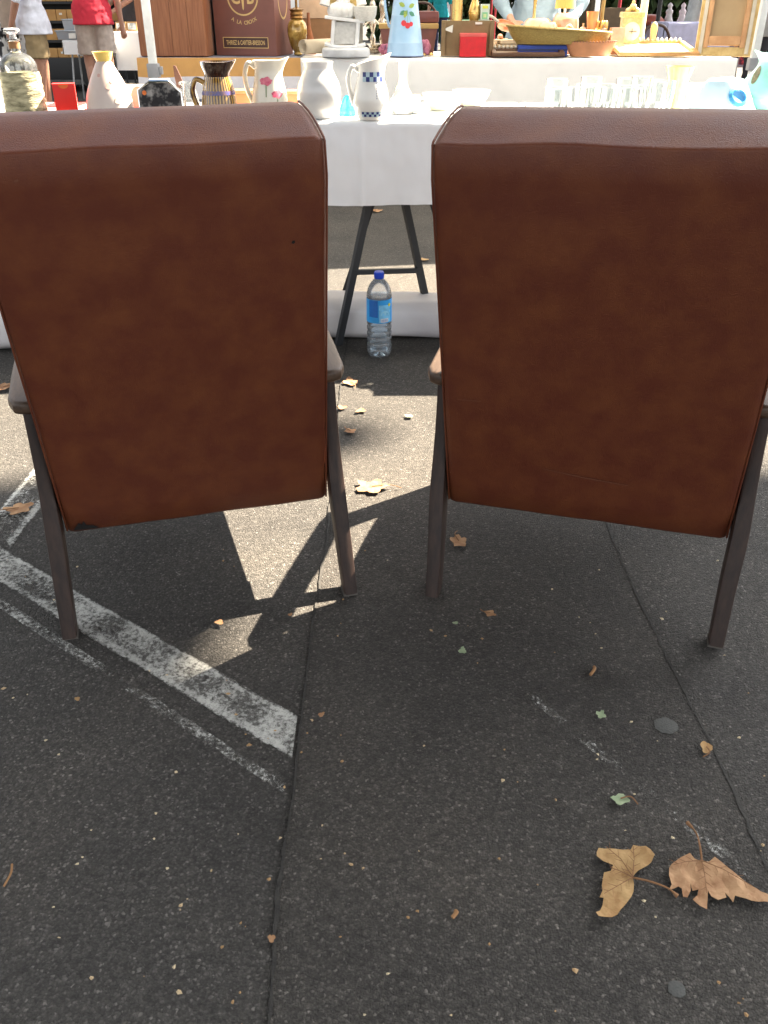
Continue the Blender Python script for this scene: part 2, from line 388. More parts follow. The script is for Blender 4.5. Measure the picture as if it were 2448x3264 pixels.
A, B, C_, D = gp(0, 1905), gp(908, 2495), gp(905, 2535), gp(0, 1945)
paint('road_marking', (ext(A, B, 1.8), B, C_, ext(D, C_, 1.8)), .765, edge=0, mid=0, nu=60)
A, B, C_, D = gp(-30, 1655), gp(250, 1330), gp(300, 1390), gp(36, 1752)
paint('road_marking', (A, B, C_, D), .72, mid=.06, nu=40)
A, B, C_, D = gp(1700, 2215), gp(2420, 2800), gp(2395, 2830), gp(1690, 2240)
paint('road_marking', (A, B, C_, D), .80, edge=0, mid=0, nu=40, z=.0055)

# ------------------------------------------------------------------ gazebo over the rear table
GZ = [(-1.14, 4.77), (2.02, 5.29), (1.79, 8.35), (-1.62, 7.85)]
gaz = thing('market_gazebo', 'white pop-up gazebo frame with square posts standing over the rear table', 'gazebo')
for k, (x, y) in enumerate(GZ):
    mb = MB(); mb.box((x, y, 1.49), (.037, .037, 1.40), bev=.004); p = mb.build('post', WHITE_METAL, gaz)
    mb = MB(); mb.box((x, y, .40), (.029, .029, .80), bev=.003); q = mb.build('inner_leg', WHITE_METAL, p)
    mb = MB(); mb.box((x, y, .80), (.056, .05, .062), bev=.006); mb.box((x + .034, y, .80), (.02, .03, .035), bev=.004); mb.build('joint', GREY_PLASTIC, p)
    mb = MB(); mb.box((x, y, .008), (.09, .09, .012), bev=.003); mb.build('foot_plate', GREY_PLASTIC, p)
for a, b in zip(GZ, GZ[1:] + GZ[:1]):
    mb = MB(); mb.tube([(*a, 2.16), (*b, 2.16)], .014, 6); mb.build('roof_bar', WHITE_METAL, gaz)
mb = MB(); cx = sum(p[0] for p in GZ) / 4; cy = sum(p[1] for p in GZ) / 4
mb.add([(*p, 2.2) for p in GZ] + [(*p, 1.98) for p in GZ] + [(cx, cy, 2.85)], [(0, 1, 8), (1, 2, 8), (2, 3, 8), (3, 0, 8), (4, 5, 1, 0), (5, 6, 2, 1), (6, 7, 3, 2), (7, 4, 0, 3)])
gm = mat('gazebo_canvas', (.62, .62, .60), .9); gn = gm.node_tree.nodes; gl_ = gm.node_tree.links
tl_ = gn.new('ShaderNodeBsdfTranslucent'); tl_.inputs[0].default_value = (.8, .8, .77, 1); mx_ = gn.new('ShaderNodeMixShader'); mx_.inputs[0].default_value = .42
gl_.new(gn['Principled BSDF'].outputs[0], mx_.inputs[1]); gl_.new(tl_.outputs[0], mx_.inputs[2]); gl_.new(mx_.outputs[0], gn['Material Output'].inputs[0])
mb.build('canopy', gm, gaz, smooth=False)

# ------------------------------------------------------------------ plane trees (their crowns, above the picture, cast the dappled shade; one is added to block skylight)
LEAF = mat('plane_leaf', (.045, .085, .018), .6, col2=(.09, .13, .03), scale=1.5)
BARK = mat('plane_bark', (.16, .13, .09), .9, col2=(.36, .32, .24), scale=4, bump=.5)
def plane_tree(label, trunk, hgt, pts, lsize, seed):
    t = thing('plane_tree', label, 'tree', (trunk[0], trunk[1], 0)); rnd = random.Random(seed); mb = MB()
    mb.tube(bez([(0, 0, 0), (.05, .02, 1.5), (-.04, .05, 3), (.03, 0, hgt)], 6), [.26 - .006 * k for k in range(19)], 12); mb.build('trunk', BARK, t)
    c = Vector((sum(p[0] for p in pts) / len(pts) - trunk[0], sum(p[1] for p in pts) / len(pts) - trunk[1], 0))
    for k in range(6):
        p = rnd.choice(pts); e = Vector((p[0] - trunk[0], p[1] - trunk[1], p[2])); m_ = Vector((e.x * .4, e.y * .4, hgt + (e.z - hgt) * .6))
        mb = MB(); mb.tube(bez([(0, 0, hgt - .4), m_, e], 6), [.11 - .007 * i for i in range(13)], 8); mb.build('limb', BARK, t)
    mb = MB()
    for (x, y, z) in pts:
        s = lsize * rnd.uniform(.6, 1.25)
        M = Matrix.Translation((x - trunk[0], y - trunk[1], z)) @ Matrix.Rotation(rnd.uniform(0, 6.3), 4, 'Z') @ Matrix.Rotation(rnd.uniform(-.9, .9), 4, 'X') @ Matrix.Rotation(rnd.uniform(-.5, .5), 4, 'Y')
        mb.add([(0, -s * .5, 0), (s * .45, -s * .3, .02), (s * .3, s * .1, 0), (0, s * .55, -.02), (-s * .3, s * .1, 0), (-s * .45, -s * .3, .02)], [(0, 1, 2, 3), (0, 3, 4, 5)], M)
    mb.build('crown', LEAF, t, smooth=False)
    return t
def shade_pts(n, x0, x1, y0, y1, dens, z0, z1, seed):
    """leaf places whose shade lands where the photograph shows shade"""
    rnd = random.Random(seed); out = []; tries = 0
    while len(out) < n and tries < n * 40:
        tries += 1; gx, gy = rnd.uniform(x0, x1), rnd.uniform(y0, y1)
        if rnd.random() < dens(gx, gy):
            z = rnd.uniform(z0, z1); out.append((gx + SUNV.x / SUNV.z * z, gy + SUNV.y / SUNV.z * z, z))
    return out
def near_shade(x, y):
    kn = [(-9, 1.9), (-.95, 1.85), (-.7, 1.6), (-.5, 1.45), (-.40, 1.40), (-.33, 1.24), (-.2, 1.1), (0, 1.2), (.5, 1.85), (9, 1.9)]
    f = next(a[1] + (b[1] - a[1]) * (x - a[0]) / (b[0] - a[0]) for a, b in zip(kn, kn[1:]) if a[0] <= x <= b[0])
    if x > .6: f = 1.95
    d = f - y + .10 * noise.noise(Vector((x * 4, y * 4, 2)))
    if d > .07: return 1.0
    if d > -.03: return .35
    cl = noise.noise(Vector((x * 3.1, y * 3.1, 7))) + .5 * noise.noise(Vector((x * 8, y * 8, 9)))
    if (1.72 if x > .02 or x < -.75 else 2.15) < y < 2.45 and cl > .30: return .24
    return .0
plane_tree('tall plane tree shading the near pavement from beyond the right edge', (9.2, 5.6), 8.0, shade_pts(16000, -3.2, 4.5, -3.2, 2.6, near_shade, 9.5, 13.0, 3), .26, 1)
rnd_ = random.Random(4)
over = [(rnd_.gauss(-.6, 2.6), rnd_.gauss(-2.2, 2.3), rnd_.uniform(5.2, 8.2)) for _ in range(15000)]
plane_tree('broad unseen plane tree added behind the viewpoint to block sky light', (-3.6, -3.4), 4.6, [p for p in over if p[1] < 3.6 and p[0] < 4.5], .26, 5)  # unseen tree added overhead to cut the sky light on the foreground
def far_shade(x, y):
    cl = noise.noise(Vector((x * .7, y * 1.1, 4))) + .5 * noise.noise(Vector((x * 2.2, y * 3, 5)))
    return 1 if cl > -.28 else .0
plane_tree('plane tree trunk rising behind the rear market table', (-.62, 16.5), 4.4, shade_pts(9000, -9, 3, 9.0, 19, far_shade, 5, 8, 8), .34, 2)

# ------------------------------------------------------------------ tables and cloths
TZ, TY, TD = .755, 3.03, .64          # near table: top, front edge, depth
RZ_, RY, RD = .79, 6.10, .95         # rear table
def drape(name, m, x0, x1, yf, yb, z, drop, back, label, cat, seed, nx=160, fold=.010, hem=.006, sides=True, group=None, crease=()):
    """a cloth over a table: rounded edges, soft folds, uneven hem"""
    mb = MB(); r = .014
    prof = [(yb + .006, z - back), (yb + .004, z - back * .5), (yb, z - .01), (yb - .01, z)]
    prof += [(yb + (yf - yb) * k / 10, z) for k in range(1, 10)] + [(yf + r, z), (yf + r * .3, z - r * .3), (yf, z - r)]
    nd = 18; prof += [(yf, z - r - (drop - r) * (k / nd)) for k in range(1, nd + 1)]
    def fn(u, v):
        i = v * (len(prof) - 1); k = min(int(i), len(prof) - 2); t = i - k
        y = prof[k][0] + (prof[k + 1][0] - prof[k][0]) * t; zz = prof[k][1] + (prof[k + 1][1] - prof[k][1]) * t; x = x0 + (x1 - x0) * u
        d = max(0, z - zz) / max(drop, .01)
        if k > 12:
            y -= fold * d * (noise.noise(Vector((x * 3.2, seed, 0))) * 1.4 + .5 * noise.noise(Vector((x * 9, seed, zz * 3)))) + .006 * d
            zz += hem * d * noise.noise(Vector((x * 2.1, seed, 5)))
            y += .0028 * noise.noise(Vector((x * 14, seed, zz * 11))) * min(1, d * 4) + .0016 * noise.noise(Vector((x * 34, seed, zz * 27)))
            y -= sum(.0035 * math.exp(-((x - c_) / .007) ** 2) for c_ in crease) * min(1, d * 6)
        else: zz += .0015 * noise.noise(Vector((x * 6, y * 6, seed)))
        if k > 3 and k < 13: zz += .0012 * noise.noise(Vector((x * 25, y * 25, seed)))
        return (x, y, zz)
    mb.grid(fn, nx, len(prof) * 2 - 2)
    if sides:
        for sx, s in ((x0, -1), (x1, 1)):
            def fs_(u, v):
                y = yf + (yb - yf) * u; d = v
                return (sx + s * (.004 + .02 * d + fold * 1.5 * d * noise.noise(Vector((y * 5, seed, 8)))), y, z - .002 - (drop - .01) * d)
            mb.grid(fs_, 24, 10)
    o = mb.build(name, m, sharp=180); return tag(o, label, cat, group)
drape('tablecloth', WHITE_CLOTH, -1.75, .512, TY, TY + TD, TZ, .262, .10, 'white cloth with short overhang on the near table seen between the armchairs', 'tablecloth', 3.3, nx=380, fold=.05, hem=.014, crease=(-.62, -.075, .3))
drape('tablecloth', WHITE_CLOTH, .53, 1.95, 2.92, TY + TD, TZ, .262, .10, 'white cloth of the near table under the tumblers, behind the right armchair', 'tablecloth', 5.7, nx=160, fold=.05, hem=.014)
tb = thing('trestle_table', 'near trestle table on black steel trestles under the white cloth', 'table', (0, 3.3, 0))
mb = MB(); mb.box((1.24, (2.92 + TY + TD) / 2 - 3.3 + .004, TZ - .022), (1.38, TY + TD - 2.94, .03)); mb.build('tabletop', mat('plywood', (.35, .26, .16), .7), tb)
mb = MB(); mb.box((-.62, TY + TD / 2 - 3.3 + .004, TZ - .022), (2.22, TD - .02, .03)); mb.build('tabletop', mat('plywood', (.35, .26, .16), .7), tb)
def trestle(feet_a, feet_b, parent, top):
    """two hinged steel frames"""
    for fe, nm in ((feet_a, 'trestle_frame'), (feet_b, 'trestle_frame')):
        l, r_ = Vector(fe[0]), Vector(fe[1]); c = (l + r_) / 2; d = (r_ - l).normalized()
        tl = c - d * .012 + Vector((0, 0, top)); tr_ = c + d * .012 + Vector((0, 0, top))
        mb = MB(); nrm = Vector((-d.y, d.x, 0))
        for a, b in ((l, tl), (r_, tr_)): mb.tube([a, b], .0165 if fe is feet_a else .011, 4, flat=(1.1, .7), up=d)
        k = .36
        if fe is feet_a: mb.tube([l.lerp(tl, k), r_.lerp(tr_, k - .05)], .0125, 4, up=nrm)
        mb.tube([tl - d * .1, tr_ + d * .1], .014, 4, up=nrm)
        mb.build(nm, BLACK_METAL, parent, sharp=30, loc=(0, -3.3, 0))
f1, f2 = gp(1078, 1100), Vector((.185, 3.27, 0))
trestle((f1, f2), (Vector((-.19, 3.42, 0)), Vector((.33, 3.44, 0))), tb, TZ - .04)
trestle(((-1.5, 3.02, 0), (-1.2, 3.42, 0)), ((-1.52, 3.5, 0), (-1.2, 3.05, 0)), tb, TZ - .04)
trestle(((1.3, 3.02, 0), (1.6, 3.42, 0)), ((1.3, 3.5, 0), (1.66, 3.05, 0)), tb, TZ - .04)
# white bundle lying under the near table
mb = MB()
def bun(u, v):
    x = -1.62 + 2.75 * u; a = -.5 * math.pi + v * 1.5 * math.pi; zt = .165 - .045 * u + .012 * noise.noise(Vector((x * 3, 1, 1)))
    yb = 2.92 + .15 * min(1, (x + 1.62) / 1.3); sgn = lambda q: math.copysign(abs(q) ** .6, q)
    y = yb + .115 - .115 * sgn(math.cos(a)); z = zt / 2 + zt / 2 * sgn(math.sin(a)); k = .008
    return (x, y + k * noise.noise(Vector((x * 5, a, 3))), max(.002, z + k * noise.noise(Vector((x * 6, a * 2, 7)))))
mb.grid(bun, 120, 30)
tag(mb.build('cloth_bundle', mat('folded_canvas', (.62, .60, .62), .9, col2=(.7, .68, .68), scale=4, bump=.2, bscale=300), sharp=180), 'folded white canvas lying on the ground under the near table', 'canvas')
# rear table
WHITE_CLOTH2 = mat('white_sheet', (.80, .80, .79), .9, col2=(.86, .86, .85), scale=2, bump=.2, bscale=500, spec=.2)
rx0, rx1 = xat(945, RY, RZ_), xat(2352, RY, RZ_)
drape('tablecloth', WHITE_CLOTH2, rx0 - .6, rx1, RY, RY + RD, RZ_, .72, .3, 'long white sheet hanging to the ground on the rear table', 'tablecloth', 8.1, fold=.022)
tb2 = thing('trestle_table', 'long rear table under the white sheet and striped cloth', 'table', (0, RY + .4, 0))
mb = MB(); mb.box(((rx0 - .6 + rx1) / 2, RD / 2 - .4, RZ_ - .022), (rx1 - rx0 + .56, RD - .03, .03)); mb.build('tabletop', MATS['plywood'], tb2)
for x in (-1.3, .3, 1.9):
    for y in (RY + .15, RY + RD - .15):
        mb = MB(); mb.tube([(x, y - RY - .4, 0), (x, y - RY - .4, RZ_ - .035)], .02, 8); mb.build('leg', BLACK_METAL, tb2)
# striped cloth on the rear table's left end: cloth bands sewn together
bands = [(.105, 'ochre_band', (.62, .34, .12)), (.13, 'pale_band', (.70, .68, .72)), (.018, 'slate_band', (.10, .11, .16)), (.04, 'ochre_band2', (.60, .33, .12)), (.16, 'pale_band', (.70, .68, .72)), (.15, 'ochre_band', (.62, .34, .12))]
sc_ = thing('striped_cloth', 'ochre, white and slate striped cloth hanging off the rear table corner', 'cloth', (0, 0, 0))
x0, x1 = xat(437, RY, RZ_), xat(958, RY, RZ_)
mb = MB(); mb.grid(lambda u, v: (x0 + (x1 - x0) * u, RY - .006 + v * .8, RZ_ + .004 + .0015 * noise.noise(Vector((u * 9, v * 9, 0)))), 30, 12); mb.build('top_band', mat('slate_cloth', (.20, .22, .30), .9), sc_)
zc = RZ_ + .004
for bh, nm, c in bands:
    mb = MB(); z1 = zc
    def fb(u, v):
        z = z1 - bh * v; d = (RZ_ - z); x = x0 + (x1 - x0) * u - (.05 * d if u < .1 else 0)
        sag = .03 * math.exp(-((u - .12) / .1) ** 2) * d / .3
        return (x, RY - .012 - .05 * d * noise.noise(Vector((x * 4, 2, 1))) - .02 * d, z - sag)
    mb.grid(fb, 50, 4); mb.build('band', mat(nm, c, .9, scale=5, bump=.2, bscale=400), sc_, sharp=180); zc -= bh

# ------------------------------------------------------------------ the two armchairs
def hw_back(z, w_=.2575):
    d = max(0, min(1, (z - .865) / .09)); return w_ - .036 * (1 - math.sqrt(1 - d * d))
def chair(label, loc, rz, seed, bw=.2575):
    ex_ = bw - .2575
    t = thing('armchair', label, 'armchair', loc, rz, 'brown armchairs seen from behind')
    rear = [(.0716 - .1816 * k / 14, .196 + .708 * k / 14) for k in range(15)]
    roll = [(-.1085, .908), (-.104, .9105), (-.088, .919), (-.068, .930), (-.05, .939), (-.03, .946), (-.01, .949), (.012, .946), (.032, .936), (.045, .920), (.05, .9)]
    front = [(.047, .86), (.035, .80), (.05, .70), (.075, .58), (.10, .46), (.125, .36), (.158, .225), (.155, .192)]
    prof = [(.082, .188)] + rear + roll + front
    P = [Vector((y, z)) for y, z in prof]; n = len(P); nor = []
    for i in range(n):
        tg = (P[(i + 1) % n] - P[i - 1]); nn = Vector((tg.y, -tg.x)).normalized(); nor.append(nn)   # pointing inwards
    c = sum(P, Vector((0, 0))) / n
    for i in range(n):
        if i < 15 and nor[i].x < 0: nor = [-q for q in nor]; break
    st = [(-1, 0, .014), (-1, .002, .007), (-1, .006, .0025), (-1, .014, 0)] + [(-1 + .16 * k, .02, 0) for k in range(0, 13) if 0 < k] + [(1, .014, 0), (1, .006, .0025), (1, .002, .007), (1, 0, .014)]
    mb = MB(); vs = []; fs = []
    for (u, dx, ins) in st:
        for i in range(n):
            p = P[i] + nor[i] * ins; h = hw_back(p.y, bw)
            x = u * h + (dx if u == -1 else -dx if u == 1 else 0)
            k = .0032 * noise.noise(Vector((x * 6, p.y * 6, seed))) + .0006 * noise.noise(Vector((x * 45, p.y * 30, seed))) + .0014 * noise.noise(Vector((x * 19, p.y * 17, seed)))
            y, z = p.x + k * (1 if ins < .01 else .2), p.y
            if .89 < z < .93: z += .006 * noise.noise(Vector((x * 7, seed, 1)))
            if z < .23: y += .004 * noise.noise(Vector((x * 9, seed, 4)))
            vs.append((x, y, z))
    m = len(st)
    for j in range(m - 1):
        for i in range(n): i2 = (i + 1) % n; fs.append((j * n + i, j * n + i2, (j + 1) * n + i2, (j + 1) * n + i))
    fs.append(tuple(range(n - 1, -1, -1))); fs.append(tuple((m - 1) * n + i for i in range(n)))
    mb.add(vs, fs); bk = mb.build('backrest', VINYL, t, sharp=70)
    for s in (-1, 1):       # welt along the side edges of the back
        mb = MB(); mb.tube([(s * (hw_back(z, bw) - .0015), y + .004, z) for y, z in rear + roll[:8]], .0019, 6); mb.build('piping', VINYL, bk)
    # seat cushion and its frame
    mb = MB()
    def seat(u, v):
        a = 2 * math.pi * v; sg = lambda q: math.copysign(abs(q) ** .35, q); zc = .345 + .06 * u; th = .062
        return (.247 * sg(math.cos(a)), .09 + .50 * u, zc + th * sg(math.sin(a)) * (1 - .25 * (abs(u - .5) * 2) ** 6) + .012 * math.sin(math.pi * u))
    mb.grid(seat, 14, 32); mb.add([seat(0, k / 32) for k in range(32)] + [seat(1, k / 32) for k in range(32)], [tuple(range(32)), tuple(range(63, 31, -1))])
    mb.build('seat_cushion', VINYL, t, sharp=60)
    mb = MB(); mb.box((0, .325, .283), (.504, .49, .03), bev=.004); mb.build('seat_base', mat('seat_webbing', (.05, .04, .03), .9), t)
    mb = MB(); mb.box((0, .582, .29), (.50, .024, .07), bev=.004); mb.build('front_rail', WOOD_DARK, t)
    for s in (-1, 1):
        mb = MB(); mb.tube(bez([(s * .285, 0, 0), (s * (.281 + .4 * ex_), .033, .11), (s * (.277 + .9 * ex_), .064, .215), (s * (.275 + ex_), .09, .34), (s * (.276 + ex_), .105, .46)], 5),
                           [.0165 + .002 * min(1, k / 8) - .005 * max(0, k - 10) / 10 for k in range(21)], 12, flat=(1.3, .86), up=(0, 1, 0), sq=True)
        lg = mb.build('leg', WOOD_DARK, t, sharp=35)
        mb = MB(); mb.box((s * .284, .001, .004), (.03, .04, .006), bev=.002); mb.build('foot_cap', mat('foot_felt', (.10, .09, .08), .9), lg)
        mb = MB(); mb.tube(bez([(s * .285, .60, 0), (s * .28, .575, .2), (s * .277, .56, .50)], 6), [.017 + .0005 * k for k in range(13)], 12, flat=(1.3, .86), up=(0, 1, 0), sq=True); mb.build('leg', WOOD_DARK, t, sharp=35)
        mb = MB(); mb.box((s * .264, .345, .264), (.022, .45, .05), rot=Matrix.Rotation(R(5), 4, 'X'), bev=.004); mb.build('side_rail', WOOD_DARK, t)
        # arm: a flat shaped board
        out = [(.252, .058), (.262, .045), (.276, .045), (.294, .052), (.304, .075), (.306, .16), (.306, .30), (.304, .45), (.302, .56), (.294, .612), (.275, .622), (.258, .605), (.252, .5), (.25, .3), (.249, .16), (.248, .08)]
        mb = MB(); bm = bmesh.new(); vv = [bm.verts.new((s * (x + ex_), y, .452 + .062 * y / .6)) for x, y in out]; f = bm.faces.new(vv)
        ex = bmesh.ops.extrude_face_region(bm, geom=[f]); [setattr(q, 'co', q.co + Vector((0, 0, .025))) for q in ex['geom'] if isinstance(q, bmesh.types.BMVert)]
        bmesh.ops.recalc_face_normals(bm, faces=bm.faces[:])
        bmesh.ops.bevel(bm, geom=[e for e in bm.edges if abs(e.verts[0].co.z - e.verts[1].co.z) < .02], offset=.008, segments=3, profile=.5, affect='EDGES')
        me = bpy.data.meshes.new('armrest'); bm.to_mesh(me); bm.free(); me.shade_smooth(); me.set_sharp_from_angle(angle=R(40)); mesh_obj('armrest', me, WOOD_ARM, t)
    return t, bk
chL, bkL = chair('brown vinyl armchair on the left with torn lower left corner', (-.3495, 1.4183, 0), (0, R(-.7), R(14.2)), 1.0, .259)
chR, bkR = chair('brown vinyl armchair on the right with a scratched lower back', (.377, 1.4004, 0), (0, R(-1.0), R(-17.6)), 5.0, .275)
TEAR = mat('exposed_backing', (.012, .010, .009), .95, bump=.5)
def back_patch(parent, name, pts, m, off=.0022):
    """a mark on the back panel, outline in (x, z)"""
    pl = [(x, .068 - .178 * (z - .21) / .694 - off, z) for x, z in pts]; mb = MB(); mb.add(pl, [tuple(range(len(pl)))]); return mb.build(name, m, parent, smooth=False)
back_patch(bkL, 'tear', [(-.245, .200), (-.232, .218), (-.228, .212), (-.222, .221), (-.219, .210), (-.205, .206), (-.196, .198)], TEAR, .004)
back_patch(bkL, 'hole', [(.199, .751), (.2005, .755), (.204, .7555), (.205, .752), (.202, .7495)], TEAR, .004)
SCR = mat('pale_scuff', (.16, .062, .035), .6)
back_patch(bkR, 'scratch', [(-.08, .312), (.0, .302), (.08, .297), (.08, .2985), (.0, .304), (-.08, .3135)], SCR, .0035)
back_patch(bkR, 'scratch', [(-.245, .452), (-.2, .453), (-.2, .4545), (-.245, .4535)], SCR, .0035)
back_patch(bkL, 'scuff', [(-.19, .87), (-.184, .873), (-.182, .87), (-.187, .868)], SCR, .0035)

# ------------------------------------------------------------------ water bottle
b0 = gp(1209, 1132)
bt = thing('water_bottle', 'clear plastic water bottle with blue cap and blue label under the table', 'bottle', (b0.x, b0.y, 0), R(10))
k = 1.0; r0 = .0435
prof = [(.028, .0), (.036, .003), (.041, .012), (r0, .022)]
z = .022
for i in range(5):
    prof += [(r0, z + .006), (r0 - .0022, z + .011), (r0 - .0022, z + .013), (r0, z + .018)]; z += .0205
prof += [(r0 - .0006, .128), (r0 - .0006, .213)] + [(r0, .217), (.0425, .228), (.039, .241), (.032, .256), (.023, .268), (.0155, .275), (.0135, .281), (.0135, .292)]
mb = MB(); mb.lathe([(0, .012)] + prof, 40); mb.build('shell', thin_glass('clear_pet', (.95, .97, .99), .04, .16, (.88, .94, 1.0)), bt)
wp = [(max(r - .0012, .001), zz + .0012) for r, zz in prof if zz < .222]
mb = MB(); mb.lathe([(0, .0135)] + wp + [(0, wp[-1][1])], 40)
mw = thin_glass('water', (.80, .90, .96), .02, .03, (.6, .8, .95))
mb.build('water', mw, bt)
BLUE1 = mat('label_blue', (.03, .32, .75), .4, var=.1); BLUE2 = mat('label_pale_blue', (.18, .52, .82), .4, var=.15, scale=60); BLUE3 = mat('label_deep_blue', (.01, .13, .48), .4)
lp = [(r0 + .0004, .130), (r0 + .0004, .211)]
mb = MB(); mb.lathe(lp, 48); mb.v = mb.v; lb = MB(); lb.grid(lambda u, v: ((r0 + .0006) * math.cos(2 * math.pi * u), (r0 + .0006) * math.sin(2 * math.pi * u), .130 + .081 * v), 48, 2)
lab = lb.build('label', BLUE1, bt)
decal('print', BLUE2, lab, lp, [(-.008, .001), (.036, .062)], 0, .132, off=.001, grid=8)
decal('print', BLUE3, lab, lp, [(-.045, .02), (-.012, .079)], 0, .131, off=.001, grid=8)
decal('print', mat('label_cyan', (.3, .62, .85), .4), lab, lp, [(.0, .0)] + [(.0 + .016 * math.cos(a / 8 * math.pi), .016 * math.sin(a / 8 * math.pi)) for a in range(9)], .014, .158, off=.0014)
decal('print', mat('label_yellow', (.75, .7, .05), .4), lab, lp, circ(.0055), .031, .193, off=.0016)
decal('barcode', mat('label_white', (.75, .78, .8), .5), lab, lp, [(-.002, .0), (.026, .013)], 0, .134, off=.0014, grid=4)
for k in range(8): decal('bar', BLUE3, lab, lp, [(.001 + k * .003, .002), (.0024 + k * .003 - (k % 2) * .0006, .011)], 0, .134, off=.0018, grid=2)
mb = MB(); mb.lathe([(0, .276), (.0158, .276), (.0165, .279), (.0165, .296), (.0155, .299), (0, .2995)], 32)
for k in range(32):
    a = 2 * math.pi * k / 32; mb.box((.0166 * math.cos(a), .0166 * math.sin(a), .287), (.0012, .0012, .016), rot=a)
mb.build('cap', mat('blue_cap', (.01, .06, .55), .35), bt)

# ------------------------------------------------------------------ fallen leaves and litter
DRY = mat('dry_leaf', (.32, .18, .07), .8, col2=(.50, .33, .15), scale=30, bump=.4, bscale=120)
DRY2 = mat('dry_leaf_rust', (.28, .14, .065), .8, col2=(.46, .28, .15), scale=35, bump=.4, bscale=120)
DRY_SUN = mat('dry_leaf_sun_darkened', (.22, .105, .05), .8, col2=(.34, .195, .105), scale=40, bump=.4, bscale=120)  # darker copy of the dry leaf colour, toned down for leaves in sun
VEIN = mat('leaf_vein', (.22, .11, .05), .8)
GREENISH = mat('faded_green_leaf', (.22, .30, .17), .8, col2=(.36, .42, .27), scale=60)
def leaf_mesh(pts, curl, seed, lift=.004):
    bm = bmesh.new(); vv = [bm.verts.new((x, y, 0)) for x, y in pts]; bm.faces.new(vv)
    bmesh.ops.triangulate(bm, faces=bm.faces[:])
    for _ in range(2): bmesh.ops.subdivide_edges(bm, edges=[e for e in bm.edges if e.calc_length() > .012], cuts=1, use_grid_fill=True); bmesh.ops.triangulate(bm, faces=bm.faces[:])
    cx = sum(p[0] for p in pts) / len(pts); cy = sum(p[1] for p in pts) / len(pts)
    rr = max(math.hypot(p[0] - cx, p[1] - cy) for p in pts)
    for q in bm.verts:
        d = math.hypot(q.co.x - cx, q.co.y - cy) / rr
        q.co.z = lift + curl * rr * (d ** 2) * (.55 + noise.noise(Vector((q.co.x * 22, q.co.y * 22, seed)))) + .04 * rr * noise.noise(Vector((q.co.x * 70, q.co.y * 70, seed)))
        q.co.z = max(q.co.z, .0015)
    g = bmesh.ops.extrude_face_region(bm, geom=bm.faces[:]); [setattr(q, 'co', q.co + Vector((0, 0, .0007))) for q in g['geom'] if isinstance(q, bmesh.types.BMVert)]
    bmesh.ops.recalc_face_normals(bm, faces=bm.faces[:])
    me = bpy.data.meshes.new('blade'); bm.to_mesh(me); bm.free(); return me
def photo_leaf(label, uv, stalk, veins, m, curl, seed):
    to = lambda q: gp(1850 + q[0] / 2.774, 2600 + q[1] / 2.774, .006)
    W = [to(q) for q in uv]; c = sum(W, Vector()) / len(W)
    t = thing('fallen_leaf', label, 'leaf', (c.x, c.y, .0062), 0, 'dry leaves on the asphalt')
    mesh_obj('blade', leaf_mesh([(p.x - c.x, p.y - c.y) for p in W], curl, seed), m, t)
    sk = [to(q) - c for q in stalk]; mb = MB(); P = bez([(p.x, p.y, .007 + .006 * math.sin(math.pi * i / (len(sk) - 1))) for i, p in enumerate(sk)], 6)
    mb.tube(P, [.0016 - .0004 * k / len(P) if k < len(P) - 4 else .0022 + .0004 * (k - len(P) + 4) for k in range(len(P))], 6); mb.build('stalk', VEIN, t)
    for v in veins:
        q = [to(a) - c for a in v]; mb = MB(); mb.tube([(p.x, p.y, .0085 + .003 * i) for i, p in enumerate(q)], [.0009] + [.0005] * (len(q) - 1), 5); mb.build('vein', VEIN, t)
        for e in range(1, 7):
            f_ = e / 7 * (len(q) - 1); i_ = min(int(f_), len(q) - 2); a_ = q[i_].lerp(q[i_ + 1], f_ - i_); dr = (q[i_ + 1] - q[i_]).normalized(); sgn_ = 1 if e % 2 else -1; sp_ = Vector((-dr.y, dr.x, 0)) * sgn_
            mb = MB(); mb.tube([(a_.x, a_.y, .0088 + .003 * f_), (a_.x + dr.x * .008 + sp_.x * .009, a_.y + dr.y * .008 + sp_.y * .009, .0092 + .0035 * f_)], [.00045, .0002], 4); mb.build('vein', VEIN, t)
photo_leaf('large golden dry plane leaf folded in two, stalk pointing right', [(140, 345), (155, 315), (205, 322), (290, 315), (370, 320), (440, 325), (460, 290), (520, 305), (570, 305), (610, 340), (645, 390), (620, 440), (570, 480), (500, 515), (458, 560), (470, 620), (465, 690), (445, 740), (400, 800), (350, 860), (320, 905), (270, 935), (150, 945), (125, 905), (165, 880), (190, 820), (200, 750), (165, 745), (190, 690), (185, 640), (195, 580), (205, 520), (265, 505), (285, 460), (200, 425), (140, 380)],
           [(455, 575), (600, 630), (760, 690), (850, 740)], [[(455, 572), (350, 430), (215, 330)], [(455, 572), (465, 430), (455, 330)], [(450, 575), (340, 535), (250, 515)], [(450, 580), (330, 660), (200, 745)]], DRY, .12, 2)
